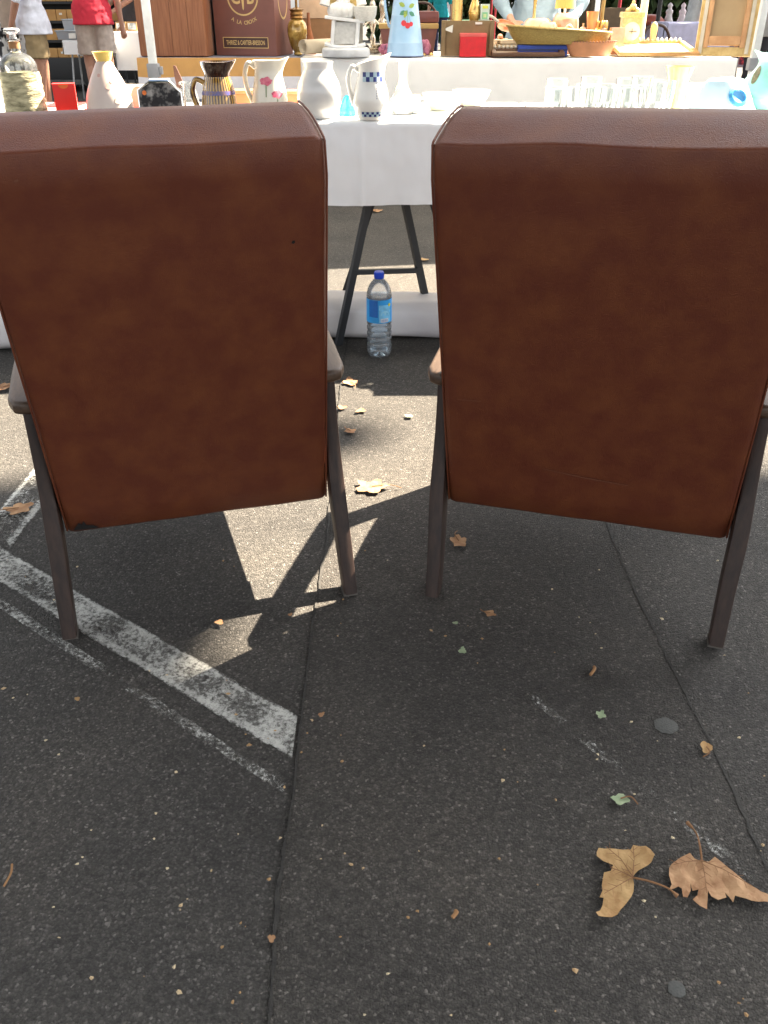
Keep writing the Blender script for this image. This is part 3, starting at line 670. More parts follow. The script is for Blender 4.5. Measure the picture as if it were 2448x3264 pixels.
photo_leaf('large tan ragged plane leaf at the right edge, stalk pointing up', [(780, 480), (800, 450), (880, 400), (960, 360), (1000, 405), (1060, 430), (1130, 430), (1180, 390), (1240, 430), (1310, 490), (1400, 560), (1500, 640), (1590, 690), (1659, 720), (1690, 760), (1659, 790), (1560, 790), (1450, 765), (1360, 730), (1345, 785), (1310, 735), (1270, 700), (1285, 740), (1210, 770), (1150, 740), (1120, 690), (1110, 860), (1050, 830), (985, 770), (1030, 720), (1040, 670), (985, 680), (965, 620), (970, 680), (940, 750), (900, 745), (890, 670), (860, 650), (770, 690), (800, 640), (775, 560)],
           [(1065, 430), (1045, 330), (1010, 200), (940, 90)], [[(1065, 430), (1085, 560), (1100, 740)], [(1065, 430), (930, 450), (810, 490)], [(1065, 430), (1250, 520), (1500, 680)]], DRY2, .14, 6)
def star(w, lobes, seed, ratio=.8):
    rnd = random.Random(seed); out = []
    for k in range(26):
        a = 2 * math.pi * k / 26; l = .62 + .38 * abs(math.cos(a * lobes / 2 + .3)) ** 1.4; r_ = w / 2 * l * rnd.uniform(.82, 1.08)
        out.append((r_ * math.cos(a), r_ * math.sin(a) * ratio))
    return out
leaves = [(1185, 1556, 112, DRY_SUN, 5, 'bright dry leaf lying in the sun midway between the armchairs'), (1462, 1730, 74, DRY2, 5, 'tan leaf beside the inner leg of the right armchair'),
          (62, 1625, 88, DRY2, 5, 'tan leaf on the road marking at the left edge'), (1118, 1222, 62, DRY_SUN, 4, 'sunlit pale leaf beside the left armchair arm'),
          (1090, 1303, 36, DRY_SUN, 3, 'small yellow leaf just right of the left armchair back'), (1117, 1378, 46, DRY_SUN, 4, 'small yellow leaf in the gap between the armchairs'),
          (1150, 1312, 40, DRY_SUN, 3, 'small rust leaf beside the yellow one between the armchairs'),
          (700, 1987, 34, DRY2, 3, 'small brown leaf in the shade under the left armchair'), (925, 1963, 18, DRY2, 3, 'tiny brown leaf scrap in the crossing chair shadows'),
          (1562, 1960, 42, DRY2, 4, 'small brown leaf in front of the right armchair'), (2250, 2388, 52, DRY, 3, 'triangular tan leaf scrap on the right pavement seam'),
          (1977, 2553, 62, GREENISH, 4, 'faded green leaf scrap above the large golden leaf'), (1474, 2078, 34, GREENISH, 3, 'pale green leaf scrap below the right armchair'),
          (1452, 1990, 20, GREENISH, 3, 'tiny green leaf scrap by the right armchair leg'), (866, 2997, 32, DRY2, 3, 'pinkish leaf scrap on the seam near the bottom'),
          (12, 1238, 70, DRY_SUN, 4, 'sunlit leaf at the far left edge beyond the armchair'), (1352, 830, 36, DRY, 4, 'brown leaf on the ground behind the trestle'),
          (1200, 674, 46, DRY2, 4, 'brown leaf far under the near tablecloth hem'), (248, 2232, 22, DRY, 3, 'tiny golden leaf scrap below the road marking'),
          (1024, 2283, 26, DRY2, 3, 'curled brown scrap right of the end of the road marking'), (1303, 1330, 30, GREENISH, 4, 'pale round leaf between the armchairs'),
          (1915, 2283, 40, GREENISH, 4, 'dull olive leaf flattened on the right asphalt')]
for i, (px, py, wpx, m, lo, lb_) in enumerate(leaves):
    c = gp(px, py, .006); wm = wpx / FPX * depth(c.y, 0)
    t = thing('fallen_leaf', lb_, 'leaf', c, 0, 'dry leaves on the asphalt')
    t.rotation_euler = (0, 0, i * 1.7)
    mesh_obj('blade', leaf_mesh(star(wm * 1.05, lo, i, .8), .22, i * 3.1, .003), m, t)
    if wpx > 40:
        mb = MB(); mb.tube(bez([(0, 0, .006), (wm * .5, .004, .008), (wm * .85, -.006, .004)], 5), .0011, 5); mb.build('stalk', VEIN, t)
# twigs and a wood splinter
for px, py, dx, dy, lb_ in ((25, 2790, 26, 70, 'thin bent twig at the lower left edge'), (1888, 2138, 12, 26, 'orange wood splinter on the asphalt below the right armchair'), (1446, 2915, 9, 20, 'small red-brown splinter left of the large golden leaf')):
    a, b = gp(px - dx / 2, py + dy / 2, .008), gp(px + dx / 2, py - dy / 2, .008); mb = MB(); c = (a + b) / 2
    mb.tube(bez([a - c, Vector((.004, .002, .002)), b - c], 5), .0017 if dx > 20 else .003, 6)
    tag(mb.build('twig', mat('twig_' + str(px), (.30, .16, .07), .8), loc=c), lb_, 'twig')
for px, py, wpx, lb_ in ((2122, 2318, 74, 'flattened grey gum spot left of the right pavement seam'), (2155, 3158, 56, 'flattened grey gum spot near the bottom right corner'), (1060, 1790, 0, '')):
    if not wpx: continue
    c = gp(px, py); wm = wpx / FPX * depth(c.y, 0); mb = MB()
    n_ = 20; ring = [(wm / 2 * (1 + .18 * noise.noise(Vector((math.cos(a) * 2, math.sin(a) * 2, px)))) * math.cos(a), wm / 2 * (1 + .18 * noise.noise(Vector((math.cos(a) * 2, math.sin(a) * 2, px)))) * math.sin(a)) for a in [2 * math.pi * k / n_ for k in range(n_)]]
    mb.add([(x, y, 0) for x, y in ring] + [(x * .8, y * .8, .0007) for x, y in ring] + [(0, 0, .0008)], [(k, (k + 1) % n_, n_ + (k + 1) % n_, n_ + k) for k in range(n_)] + [(n_ + k, n_ + (k + 1) % n_, 2 * n_) for k in range(n_)])
    tag(mb.build('chewing_gum', mat('old_gum', (.075, .077, .073), .8, scale=90, bump=.5, bscale=300), loc=(c.x, c.y, .004)), lb_, 'gum')
mb = MB(); rnd = random.Random(12)
for k in range(130):
    px, py = rnd.uniform(-100, 2550), rnd.uniform(1750, 3300); c = gp(px, py, .0055); s = rnd.uniform(.0012, .0038) * (1.6 if rnd.random() < .12 else 1); a = rnd.uniform(0, 6.3)
    v = [(c.x + s * rnd.uniform(.5, 1.2) * math.cos(a + q * 1.25), c.y + s * rnd.uniform(.4, 1.2) * math.sin(a + q * 1.25), c.z + rnd.uniform(0, .0022)) for q in range(5)]
    mb.add(v + [(c.x, c.y, c.z + .003)], [(q, (q + 1) % 5, 5) for q in range(5)])
tag(mb.build('leaf_crumbs', mat('crumbs', (.36, .22, .10), .85, col2=(.62, .52, .34), scale=3, ramp=(.45, .55)), smooth=False), 'tiny dry leaf crumbs scattered over the asphalt', 'leaf litter', kind='stuff')

# ------------------------------------------------------------------ goods on the near table
def onfront(name, label, cat, pl, pr, pt, Y, rz=0, group=None):
    Y += .055; x, wd, h = fit(pl, pr, pt, Y, TZ); t = thing(name, label, cat, (x, Y, TZ + .0025), rz, group); return t, wd, h
def vessel(t, prof, m, name='body', t_=.004, n=36, spout=None, floor=.008):
    mb = MB(); mb.lathe(wall(prof, t_, floor), n, spout=spout); return mb.build(name, m, t, sharp=50)
def handle(t, pts, r, m, name='handle', flat=None):
    mb = MB(); P = bez(pts, 7); mb.tube(P, r, 10, flat=flat); return mb.build(name, m, t)
# decanter with bark wrap and glass stopper, far left
t, wd, h = onfront('wrapped_decanter', 'glass decanter wrapped in pale bark with round glass stopper', 'decanter', 12, 142, 232, 3.02)
rb = wd / 2; mb = MB(); k = h
pr_ = [(rb * 1.0, 0), (rb * 1.0, k * .3), (rb * .97, k * .8), (rb * .93, k)]
mb.lathe([(0, 0), (rb, .002)] + [(rb * (1 + .02 * math.sin(i * 2.4)) * (1 - .07 * i / 16), k * (i + .5) / 16.5) for i in range(16)] + [(rb * .9, k), (0, k)], 28)
mb.build('bark_wrap', mat('lichen_bark', (.13, .12, .065), .95, col2=(.55, .50, .32), scale=16, stretch=(1, 1, 3.5), ramp=(.36, .6), bump=1, bscale=60), t)
gp_ = [(rb * .86, k), (rb * .84, k + .025), (rb * .6, k + .045), (.019, k + .055), (.0165, k + .07), (.0165, k + .085), (.021, k + .088), (.021, k + .093)]
mb = MB(); mb.lathe(sprof(gp_, 4), 28); mb.build('glass_shoulder', GLASS, t)
mb = MB(); mb.lathe([(0, k + .066), (.0168, k + .066), (.0172, k + .085), (0, k + .085)], 20); mb.build('cork', mat('cork', (.30, .16, .07), .9, scale=60), t)
mb = MB(); mb.lathe([(0, k + .092), (.012, k + .093), (.010, k + .104), (.024, k + .113), (.025, k + .118), (.02, k + .122), (0, k + .123)], 24); mb.build('stopper', thin_glass('stopper_glass', body=.25), t)
t, wd, h = onfront('glass_bottle', 'big clear glass bottle cut off by the left edge', 'bottle', -75, 42, 178, 3.22)
vessel(t, sprof([(wd / 2 * .94, 0), (wd / 2, .02), (wd / 2, h * .6), (wd / 2 * .8, h * .8), (.03, h * .97), (.028, h)], 5), thin_glass('milky_glass', body=.35), t_=.003)
# red box
t, wd, h = onfront('red_box', 'small bright red cardboard box standing upright', 'box', 172, 250, 268, 3.04, R(16))
mb = MB(); mb.box((0, 0, h / 2), (wd * .86, .045, h), bev=.0015); mb.build('carton', mat('red_card', (.72, .02, .012), .4, var=.06), t)
mb = MB(); mb.add([(.016 * math.cos(a), -.0235, h - .002 + .012 * math.sin(a)) for a in [math.pi + math.pi * q / 10 for q in range(11)]], [tuple(range(11))]); mb.build('thumb_notch', mat('orange_card', (.8, .16, .03), .5), t)
t, wd, h = onfront('red_book', 'red and white booklet lying behind the red box', 'book', 152, 262, 322, 3.3)
mb = MB(); mb.box((0, 0, h * .3), (wd, .14, h * .6), bev=.002); mb.build('cover', mat('red_card', (.7, .02, .02)), t); mb = MB(); mb.box((.003, -.003, h * .3), (wd * .99, .142, h * .4)); mb.build('pages', WHITE_CERAMIC, t)
# teardrop carafe
t, wd, h = onfront('teardrop_carafe', 'frosted pink teardrop carafe with yellow rim', 'carafe', 268, 416, 167, 3.03)
tp = sprof([(wd * .38, 0), (wd * .47, h * .05), (wd * .5, h * .17), (wd * .46, h * .36), (wd * .36, h * .56), (wd * .24, h * .74), (wd * .155, h * .86)], 6)
vessel(t, tp, mat('frosted_pink_glass', (.72, .58, .52), .45, col2=(.80, .70, .64), scale=8, trans=.25), t_=.004)
mb = MB(); mb.lathe([(wd * .15, h * .855), (wd * .19, h * .93), (wd * .215, h), (wd * .2, h), (wd * .14, h * .86)], 30); mb.build('rim', mat('yellow_glaze', (.78, .58, .16), .25, coat=.3), t)
ROSE = mat('rose_print', (.66, .40, .34), .5)
for s, z, r_ in ((.02, .1, .009), (.048, .06, .011), (-.01, .13, .005), (.03, .115, .006)): decal('flower', ROSE, t, tp, [(q * 1.0 * (1 + .25 * math.sin(i * 2)), w_) for i, (q, w_) in enumerate(circ(r_, 12))], s, z)
# card with red circle
t, wd, h = onfront('picture_card', 'white card printed with a red circle', 'card', 406, 478, 271, 3.12, R(-8))
mb = MB(); mb.box((0, 0, h / 2), (wd, .004, h), bev=.001); mb.build('card', mat('card_white', (.78, .74, .68), .5), t)
mb = MB(); mb.add([(.002 + wd * .36 * math.cos(a), -.0028, h * .5 + wd * .55 * math.sin(a)) for a in [2 * math.pi * q / 24 for q in range(24)]], [tuple(range(24))]); mb.build('red_circle', mat('print_red', (.72, .16, .12), .5), t)
# faceted mirrored flask
t, wd, h = onfront('faceted_flask', 'faceted dark mirrored glass block with chamfered shoulders', 'ornament', 450, 582, 262, 3.04, R(6))
mb = MB(); s = wd / 2; pts = [(-s, 0), (s, 0), (s, h * .72), (s * .45, h), (-s * .45, h), (-s, h * .8)]
mb.add([(x, -.03, z) for x, z in pts] + [(x, .03, z) for x, z in pts], [tuple(range(6)), tuple(range(11, 5, -1))] + [(i, i + 6, (i + 1) % 6 + 6, (i + 1) % 6) for i in range(6)])
fl = mb.build('block', mat('smoked_mirror', (.035, .036, .04), .22, metal=.4, col2=(.38, .37, .36), scale=24, detail=3, ramp=(.45, .62), bump=.5, bscale=30), t, smooth=False)
mb = MB(); mb.tube([(x, -.031, z) for x, z in pts + pts[:1]], .003, 6); mb.build('bevel_rim', mat('chrome', (.75, .77, .8), .12, metal=1), t)
mb = MB(); mb.box((0, 0, h + .004), (s * .92, .05, .007), bev=.003); mb.build('blue_top_edge', mat('pale_blue_glass', (.45, .6, .85), .2), t)
mb = MB(); mb.add([(-s * .72 + .007 * math.cos(a), -.0315, h * .72 + .007 * math.sin(a)) for a in [2 * math.pi * q / 10 for q in range(10)]], [tuple(range(10))]); mb.build('orange_sticker', mat('orange_sticker', (.8, .2, .04), .5), t)
# leather strap stuck upright behind
t, wd, h = onfront('leather_strap', 'dark brown leather strap with a hole standing up behind the faceted block', 'strap', 557, 592, 211, 3.3, R(0))
mb = MB(); P = [(-.016, h), (-.008, h * .99), (.004, h * .78), (.016, h * .55), (.012, h * .35), (.016, 0), (.004, 0), (.0, h * .35), (-.012, h * .55), (-.016, h * .78)]
mb.add([(x, 0, z) for x, z in P] + [(x, .008, z) for x, z in P], [tuple(range(10)), tuple(range(19, 9, -1))] + [(i, i + 10, (i + 1) % 10 + 10, (i + 1) % 10) for i in range(10)])
mb.build('strap', mat('brown_leather', (.07, .025, .012), .5), t, smooth=False)
mb = MB(); mb.lathe([(.001, -.001), (.0055, -.001), (.0055, .001), (.001, .001)], 12, Matrix.Translation((0, -.0012, h * .6)) @ Matrix.Rotation(R(90), 4, 'X')); mb.build('eyelet', MATS['chrome'], t)
# small glass jug
t, wd, h = onfront('glass_jug', 'small clear glass jug left of the striped jug', 'jug', 566, 640, 262, 3.13)
gp_ = sprof([(wd * .3, 0), (wd * .42, h * .2), (wd * .4, h * .55), (wd * .3, h * .85), (wd * .34, h)], 5); vessel(t, gp_, thin_glass('grey_glass', body=.15), t_=.003)
# striped brown jug
t, wd, h = onfront('striped_jug', 'brown glazed jug with vertical drip stripes and blue band', 'jug', 610, 756, 196, 3.03)
cx_ = wd * .09; w2 = wd * .41
sp_ = sprof([(w2 * .92, 0), (w2 * .98, h * .06), (w2 * .95, h * .25), (w2 * .86, h * .45), (w2 * .76, h * .62), (w2 * .66, h * .74), (w2 * .66, h * .8), (w2 * .78, h * .9), (w2 * .84, h * .97)], 5)
sj = MB(); sj.lathe(wall(sp_, .006), 40, Matrix.Translation((cx_, 0, 0)), spout=(R(0), .014, h * .78)); ms = bpy.data.materials.new('striped_glaze'); ms.use_nodes = True
N = ms.node_tree.nodes; Lk = ms.node_tree.links; b = N['Principled BSDF']; b.inputs['Roughness'].default_value = .15; b.inputs['Coat Weight'].default_value = .6
tc = N.new('ShaderNodeTexCoord'); mp = N.new('ShaderNodeMapping'); mp.inputs['Location'].default_value = (-cx_, 0, 0); Lk.new(tc.outputs['Object'], mp.inputs[0])
gr = N.new('ShaderNodeTexGradient'); gr.gradient_type = 'RADIAL'; Lk.new(mp.outputs[0], gr.inputs[0])
nz = N.new('ShaderNodeTexNoise'); nz.inputs['Scale'].default_value = 22; Lk.new(mp.outputs[0], nz.inputs[0])
m1 = N.new('ShaderNodeMath'); m1.operation = 'MULTIPLY_ADD'; m1.inputs[1].default_value = 34 * 6.283; Lk.new(gr.outputs['Fac'], m1.inputs[0]); m2 = N.new('ShaderNodeMath'); m2.operation = 'MULTIPLY'; m2.inputs[1].default_value = 5.5; Lk.new(nz.outputs[0], m2.inputs[0]); Lk.new(m2.outputs[0], m1.inputs[2])
m3 = N.new('ShaderNodeMath'); m3.operation = 'SINE'; Lk.new(m1.outputs[0], m3.inputs[0]); rp = N.new('ShaderNodeValToRGB'); mr = N.new('ShaderNodeMapRange'); mr.inputs[1].default_value = -1; Lk.new(m3.outputs[0], mr.inputs[0]); Lk.new(mr.outputs[0], rp.inputs[0])
rp.color_ramp.elements[0].color = (.045, .018, .008, 1); rp.color_ramp.elements[1].color = (.42, .24, .055, 1); rp.color_ramp.elements[0].position = .35; rp.color_ramp.elements[1].position = .55
Lk.new(rp.outputs[0], b.inputs['Base Color'])
bd = sj.build('body', ms, t)
DKG = mat('dark_brown_glaze', (.03, .012, .007), .12, coat=.6)
mb = MB(); mb.lathe([(w2 * .665, h * .735), (w2 * .675, h * .8), (w2 * .80, h * .9), (w2 * .86, h * .985), (w2 * .8, h * .99), (w2 * .62, h * .8)], 40, Matrix.Translation((cx_, 0, 0)), spout=(R(0), .014, h * .78)); mb.build('collar', DKG, t)
mb = MB(); mb.lathe([(w2 * .88 + .001, h * .43), (w2 * .84 + .001, h * .50)], 40, Matrix.Translation((cx_, 0, 0))); mb.build('blue_band', mat('blue_band_glaze', (.06, .07, .28), .2, coat=.4, scale=60, col2=(.2, .1, .08)), t)
handle(t, [(cx_ - w2 * .7, 0, h * .62), (cx_ - w2 * 1.15, 0, h * .68), (cx_ - w2 * 1.38, 0, h * .48), (cx_ - w2 * 1.2, 0, h * .22), (cx_ - w2 * .9, 0, h * .1)], .0085, ms)
# orange-brown wooden boxes behind the jugs
for (pl, pr2, pt, Y, lb_) in ((742, 815, 288, 3.3, 'low orange wooden box right of the striped jug'), (905, 960, 290, 3.32, 'low orange wooden box behind the flowered pitcher')):
    t, wd, h = onfront('wooden_box', lb_, 'box', pl, pr2, pt, Y, R(8)); mb = MB(); mb.box((0, 0, h * .42), (wd, .09, h * .84), bev=.002); mb.build('case', mat('orange_wood', (.36, .12, .045), .45, scale=18, stretch=(.6, 6, 6)), t)
    mb = MB(); mb.box((0, 0, h * .92), (wd * 1.03, .095, h * .15), bev=.002); mb.build('lid', mat('orange_wood2', (.42, .15, .06), .45), t)
# pitchers
def pitcher(name, label, pl, pr, pt, Y, m, handle_side=-1, body=.40, prof=None, rise=.02, rim=None, hr=.0075):
    t, wd, h = onfront(name, label, 'pitcher', pl, pr, pt, Y); hb = h - .018; w2 = wd * body; cx_ = -handle_side * wd * .1
    pf = sprof([(w2 * a, hb * z_) for a, z_ in prof], 5)
    mb = MB(); mb.lathe(wall(pf, .004), 40, spout=(0 if handle_side < 0 else math.pi, .022, hb * .72, rise)); b_ = mb.build('body', m, t); b_.location = (cx_, 0, 0)
    s = handle_side; r1 = rprof(pf, hb * .86)
    hd = handle(t, [(cx_ + s * r1 * .95, 0, hb * .88), (cx_ + s * (r1 + wd * .12), 0, hb * .95), (cx_ + s * (r1 + wd * .20), 0, hb * .75), (cx_ + s * (r1 + wd * .16), 0, hb * .48), (cx_ + s * rprof(pf, hb * .3) * .93, 0, hb * .26)], hr, m, flat=(1, 1.3))
    return t, b_, pf, w2, hb
t, b_, pf, w2, hb = pitcher('flowered_pitcher', 'cream pitcher painted with pink flowers', 762, 922, 174, 3.05, CREAM, -1, .36, [(.78, 0), (.9, .03), (1.0, .2), (.95, .42), (.8, .66), (.74, .85), (.82, 1)], rise=.0)
PINK = mat('pink_print', (.55, .05, .13), .35, scale=60, col2=(.75, .22, .28)); GRN = mat('green_print', (.15, .22, .09), .4); YLW = mat('straw_print', (.62, .45, .16), .4)
def blossom(s, z, r_): decal('blossom', PINK, b_, pf, [(r_ * 1.25 * math.cos(a) * (1 + .12 * math.sin(7 * a)), r_ * .75 * math.sin(a) * (1 + .2 * math.cos(5 * a))) for a in [2 * math.pi * q / 20 for q in range(20)]], s, z)
blossom(-.004, hb * .66, .016); blossom(.032, hb * .44, .015); decal('stem', GRN, b_, pf, [(-.002, -.035), (.001, -.035), (.002, 0), (-.001, 0)], -.004, hb * .6); decal('stem', GRN, b_, pf, [(-.0015, -.045), (.0015, -.045), (.001, 0), (-.001, 0)], .032, hb * .4)
for s in (-.022, .012, .038): decal('leaf_print', GRN, b_, pf, [(-.009, 0), (.009, 0), (.004, .02), (0, .032), (-.004, .02)], s, hb * .03)
for s in (-.03, -.004, .026): decal('leaf_print', YLW, b_, pf, [(-.008, 0), (.008, 0), (.003, .025), (0, .036), (-.003, .025)], s, hb * .02)
# globe vase
t, wd, h = onfront('globe_vase', 'round white glass vase with short straight neck', 'vase', 946, 1086, 198, 3.06)
r_ = wd / 2; vp = sprof([(r_ * .5, 0), (r_ * .62, h * .02), (r_ * .9, h * .2), (r_ * 1.0, h * .42), (r_ * .93, h * .62), (r_ * .72, h * .8), (r_ * .66, h * .88), (r_ * .69, h)], 5)
vessel(t, vp, mat('opal_glass', (.74, .74, .74), .12, col2=(.8, .8, .78), trans=.25, coat=.5), t_=.005)
# blue glass
t, wd, h = onfront('blue_glass_dish', 'bright turquoise blue glass ornament between vase and checked pitcher', 'glass', 1078, 1136, 306, 3.14)
vessel(t, sprof([(wd * .5, 0), (wd * .42, h * .4), (wd * .25, h * .8), (wd * .12, h)], 5), mat('blue_glass', (.05, .5, .85), .1, trans=.5, coat=.5), t_=.004)
# checked pitcher
t, b_, pf, w2, hb = pitcher('checked_pitcher', 'white pitcher with blue checked bands and flared spout', 1086, 1246, 186, 3.015, WHITE_CERAMIC, -1, .36, [(.62, 0), (.7, .02), (.74, .05), (.95, .22), (1.0, .36), (.9, .56), (.74, .74), (.68, .86), (.76, 1)], rise=.022)
NAVY = mat('navy_print', (.02, .035, .17), .3); SKYP = mat('pale_blue_print', (.42, .56, .62), .3)
for row in range(2):
    for k in range(7): decal('check', NAVY if (k + row) % 2 else SKYP, b_, pf, [(-.026 + .0115 * k, 0), (-.026 + .0115 * (k + 1), .0135)], 0, hb * .70 + row * .0135, grid=3)
for row in range(2):
    for k in range(8): decal('check', NAVY if (k + row) % 2 else SKYP, b_, pf, [(-.03 + .008 * k, 0), (-.03 + .008 * (k + 1), .0075)], 0, hb * .07 + row * .0075, grid=3)
for k in range(7): decal('mark', NAVY, b_, pf, [(0, 0), (.002, 0), (.002, .004), (0, .004)], .019, hb * .66 - .007 * k)
# decanter, cup and saucer, bowls
t, wd, h = onfront('glass_decanter', 'clear cut glass decanter with long neck and crimped lip', 'decanter', 1244, 1322, 196, 3.2)
vessel(t, sprof([(wd * .44, 0), (wd * .5, h * .12), (wd * .47, h * .3), (wd * .25, h * .5), (wd * .17, h * .7), (wd * .2, h * .92), (wd * .24, h)], 5), thin_glass('decanter_glass', body=.3), t_=.004)
def onf(name, label, cat, px, py, z=TZ): g = gp(px, py, z); return thing(name, label, cat, (g.x, g.y, z + .0025))
t = onf('coffee_cup', 'cream cup on saucer, gold rimmed, beside the checked pitcher', 'cup', 1308, 362)
mb = MB(); mb.lathe(wall(sprof([(.022, .012), (.03, .02), (.034, .045), (.036, .055)], 4), .003), 32); mb.build('cup', CREAM, t); mb = MB(); mb.lathe([(0, .004), (.025, .004), (.04, .010), (.058, .017), (.0575, .0185), (.04, .012), (0, .007)], 36); mb.build('saucer', WHITE_CERAMIC, t)
handle(t, [(.034, 0, .045), (.05, 0, .045), (.048, 0, .025), (.032, 0, .022)], .0028, CREAM)
mb = MB(); mb.lathe([(.0362, .053), (.0364, .055), (.0345, .0555)], 32); mb.build('gold_rim', BRASS, t)
PALE = mat('celadon_glaze', (.68, .70, .56), .2, coat=.4, var=.04)
for px, py, r_, hh, lb_ in ((1402, 352, .062, .052, 'pale green bowl beside the cup'), (1500, 338, .07, .05, 'wide pale green dish behind the right armchair top')):
    t = onf('serving_bowl', lb_, 'bowl', px, py); vessel(t, sprof([(r_ * .55, 0), (r_ * .62, .006), (r_ * .9, hh * .6), (r_, hh)], 5), PALE, t_=.004)
    mb = MB(); mb.lathe([(r_ + .0005, hh - .003), (r_ + .001, hh + .001), (r_ - .004, hh + .001)], 36); mb.build('rim', WHITE_CERAMIC, t)
# tumblers
TUMB = thin_glass('tumbler_glass', (.93, .95, .95), .04, .07); rows = {'front': [(1782, 3.06), (1838, 3.04), (1894, 3.07), (1950, 3.04), (2010, 3.06), (2080, 3.05)], 'middle': [(1765, 3.17), (1862, 3.16), (1924, 3.18), (1988, 3.15), (2050, 3.17), (2110, 3.16)], 'back': [(1772, 3.29), (1880, 3.30), (1992, 3.30), (2040, 3.31)]}
proto = None
for rn, lst in rows.items():
    for i, (px, Y) in enumerate(lst):
        lb_ = f'clear glass tumbler, number {["one", "two", "three", "four", "five", "six"][i]} from left in the {rn} row of glasses'
        if proto is None:
            t = proto = thing('glass_tumbler', lb_, 'glass', group='clear tumblers in rows on the near table')
            tp = [(.024, .004), (.027, .010), (.031, .05), (.0335, .088), (.0338, .092)]
            mb = MB(); mb.lathe([(0, .014)] + [(r - .0022, max(z, .014)) for r, z in tp if z > .008] + [(.0338, .0925)] + list(reversed(tp)) + [(.02, .0), (0, .0)], 28); bo = mb.build('bowl', TUMB, t)
            mb = MB(); mb.lathe([(0, .001), (.021, .001), (.0255, .008), (.0245, .0135), (0, .0138)], 24); mb.build('thick_base', thin_glass('base_glass', (.85, .88, .9), .05, .25), t)
            for q in range(9):
                a = 2 * math.pi * q / 9; mb = MB(); mb.tube([(.0272 * math.cos(a), .0272 * math.sin(a), .013), (.0306 * math.cos(a), .0306 * math.sin(a), .045)], [.0022, .0008], 5); mb.build('flute', thin_glass('base_glass'), t)
        else: t = copy_tree(proto); t['label'] = lb_
        s_ = 1.12 if rn == 'back' or i == 5 else .95 + .08 * ((i * 7) % 3) / 2
        t.location = (xat(px, Y, TZ + .05), Y, TZ + .0025); t.scale = (s_, s_, s_ * (1.0 + .05 * (i % 2))); t.rotation_euler = (0, 0, i)
# yellow vase, little white box
t, wd, h = onfront('yellow_vase', 'flared yellow glass vase behind the tumblers', 'vase', 2112, 2202, 213, 3.22)
vessel(t, sprof([(wd * .27, 0), (wd * .29, h * .1), (wd * .31, h * .4), (wd * .36, h * .7), (wd * .5, h)], 5), mat('yellow_pressed_glass', (.70, .60, .28), .15, col2=(.8, .72, .42), scale=30, trans=.35, coat=.5), t_=.004, n=24)
t, wd, h = onfront('white_box', 'small white frame box behind the blue dome', 'box', 2190, 2240, 266, 3.32, R(5)); mb = MB(); mb.box((0, 0, h / 2), (wd, .02, h), bev=.002); mb.build('frame', WHITE_CERAMIC, t); mb = MB(); mb.box((0, -.011, h / 2), (wd * .7, .004, h * .75)); mb.build('panel', CREAM, t)
# blue dome: an upturned enamel cover with a loop
t, wd, h = onfront('blue_dome', 'pale blue plastic dome cover with a round knob hollow', 'cover', 2172, 2438, 248, 3.06, R(12))
mb = MB(); mb.lathe(sprof([(wd * .5, 0), (wd * .47, h * .12), (wd * .36, h * .52), (wd * .27, h * .84), (wd * .2, h * .96), (.001, h)], 6), 10, sy=.62); mb.build('shell', mat('pale_blue_plastic', (.60, .80, .88), .22, coat=.4, var=.05), t, sharp=75)
mb = MB(); mb.lathe([(.0, .0), (.03, .0), (.033, .006), (.024, .012), (.02, .006), (0, .004)], 24, Matrix.Translation((.012, -wd * .225, h * .52)) @ Matrix.Rotation(R(52), 4, 'X')); mb.build('hollow_knob', mat('mid_blue_plastic', (.08, .36, .66), .25, coat=.4), t)
# turquoise jug at the right edge
t, wd, h = onfront('turquoise_jug', 'turquoise glazed jug with a brown oval medallion at the right edge', 'jug', 2352, 2560, 172, 3.16, R(-12))
r_ = wd / 2; tp = sprof([(r_ * .7, 0), (r_ * .8, h * .05), (r_ * .98, h * .3), (r_ * .8, h * .55), (r_ * .5, h * .78), (r_ * .42, h * .88), (r_ * .5, h)], 5)
TQ = mat('turquoise_glaze', (.36, .72, .63), .14, coat=.6, var=.08); mb = MB(); mb.lathe(wall(tp, .005), 36, spout=(math.pi, .02, h * .75)); bq = mb.build('body', TQ, t)
decal('medallion', mat('brown_scene_print', (.10, .10, .05), .3, col2=(.34, .26, .14), scale=70), bq, tp, [(x * .8 + y * .35, y) for x, y in circ(.026, 18, .62, 1)], -r_ * .62, h * .66)
handle(t, [(r_ * .4, 0, h * .9), (r_ * .95, 0, h * .95), (r_ * 1.1, 0, h * .6), (r_ * .95, 0, h * .4)], .009, TQ)

# ------------------------------------------------------------------ goods on the rear table
def onrear(name, label, cat, pl, pr, pt, dy=.1, rz=0, zb=None, group=None):
    Y = RY + dy; zb = RZ_ + .0065 if zb is None else zb; x, wd, h = fit(pl, pr, pt, Y, zb); return thing(name, label, cat, (x, Y, zb), rz, group), wd, h
MAHOG = mat('mahogany_veneer', (.22, .078, .036), .42, col2=(.36, .15, .07), scale=9, stretch=(9, 9, .5), bump=.08)
t, wd, h = onrear('wooden_chest', 'reddish wooden cabinet panel at the left end of the rear table', 'cabinet', 438, 656, 0, .06, R(-2)); h = .62
mb = MB(); mb.box((0, .16, h / 2), (wd, .3, h), bev=.004); mb.build('case', MAHOG, t)
for k in range(4): mb = MB(); mb.box((-wd * .375 + wd * .25 * k, -.0005, h / 2), (wd * .247, .024, h * .985), bev=.003); mb.build('plank', MAHOG, t)
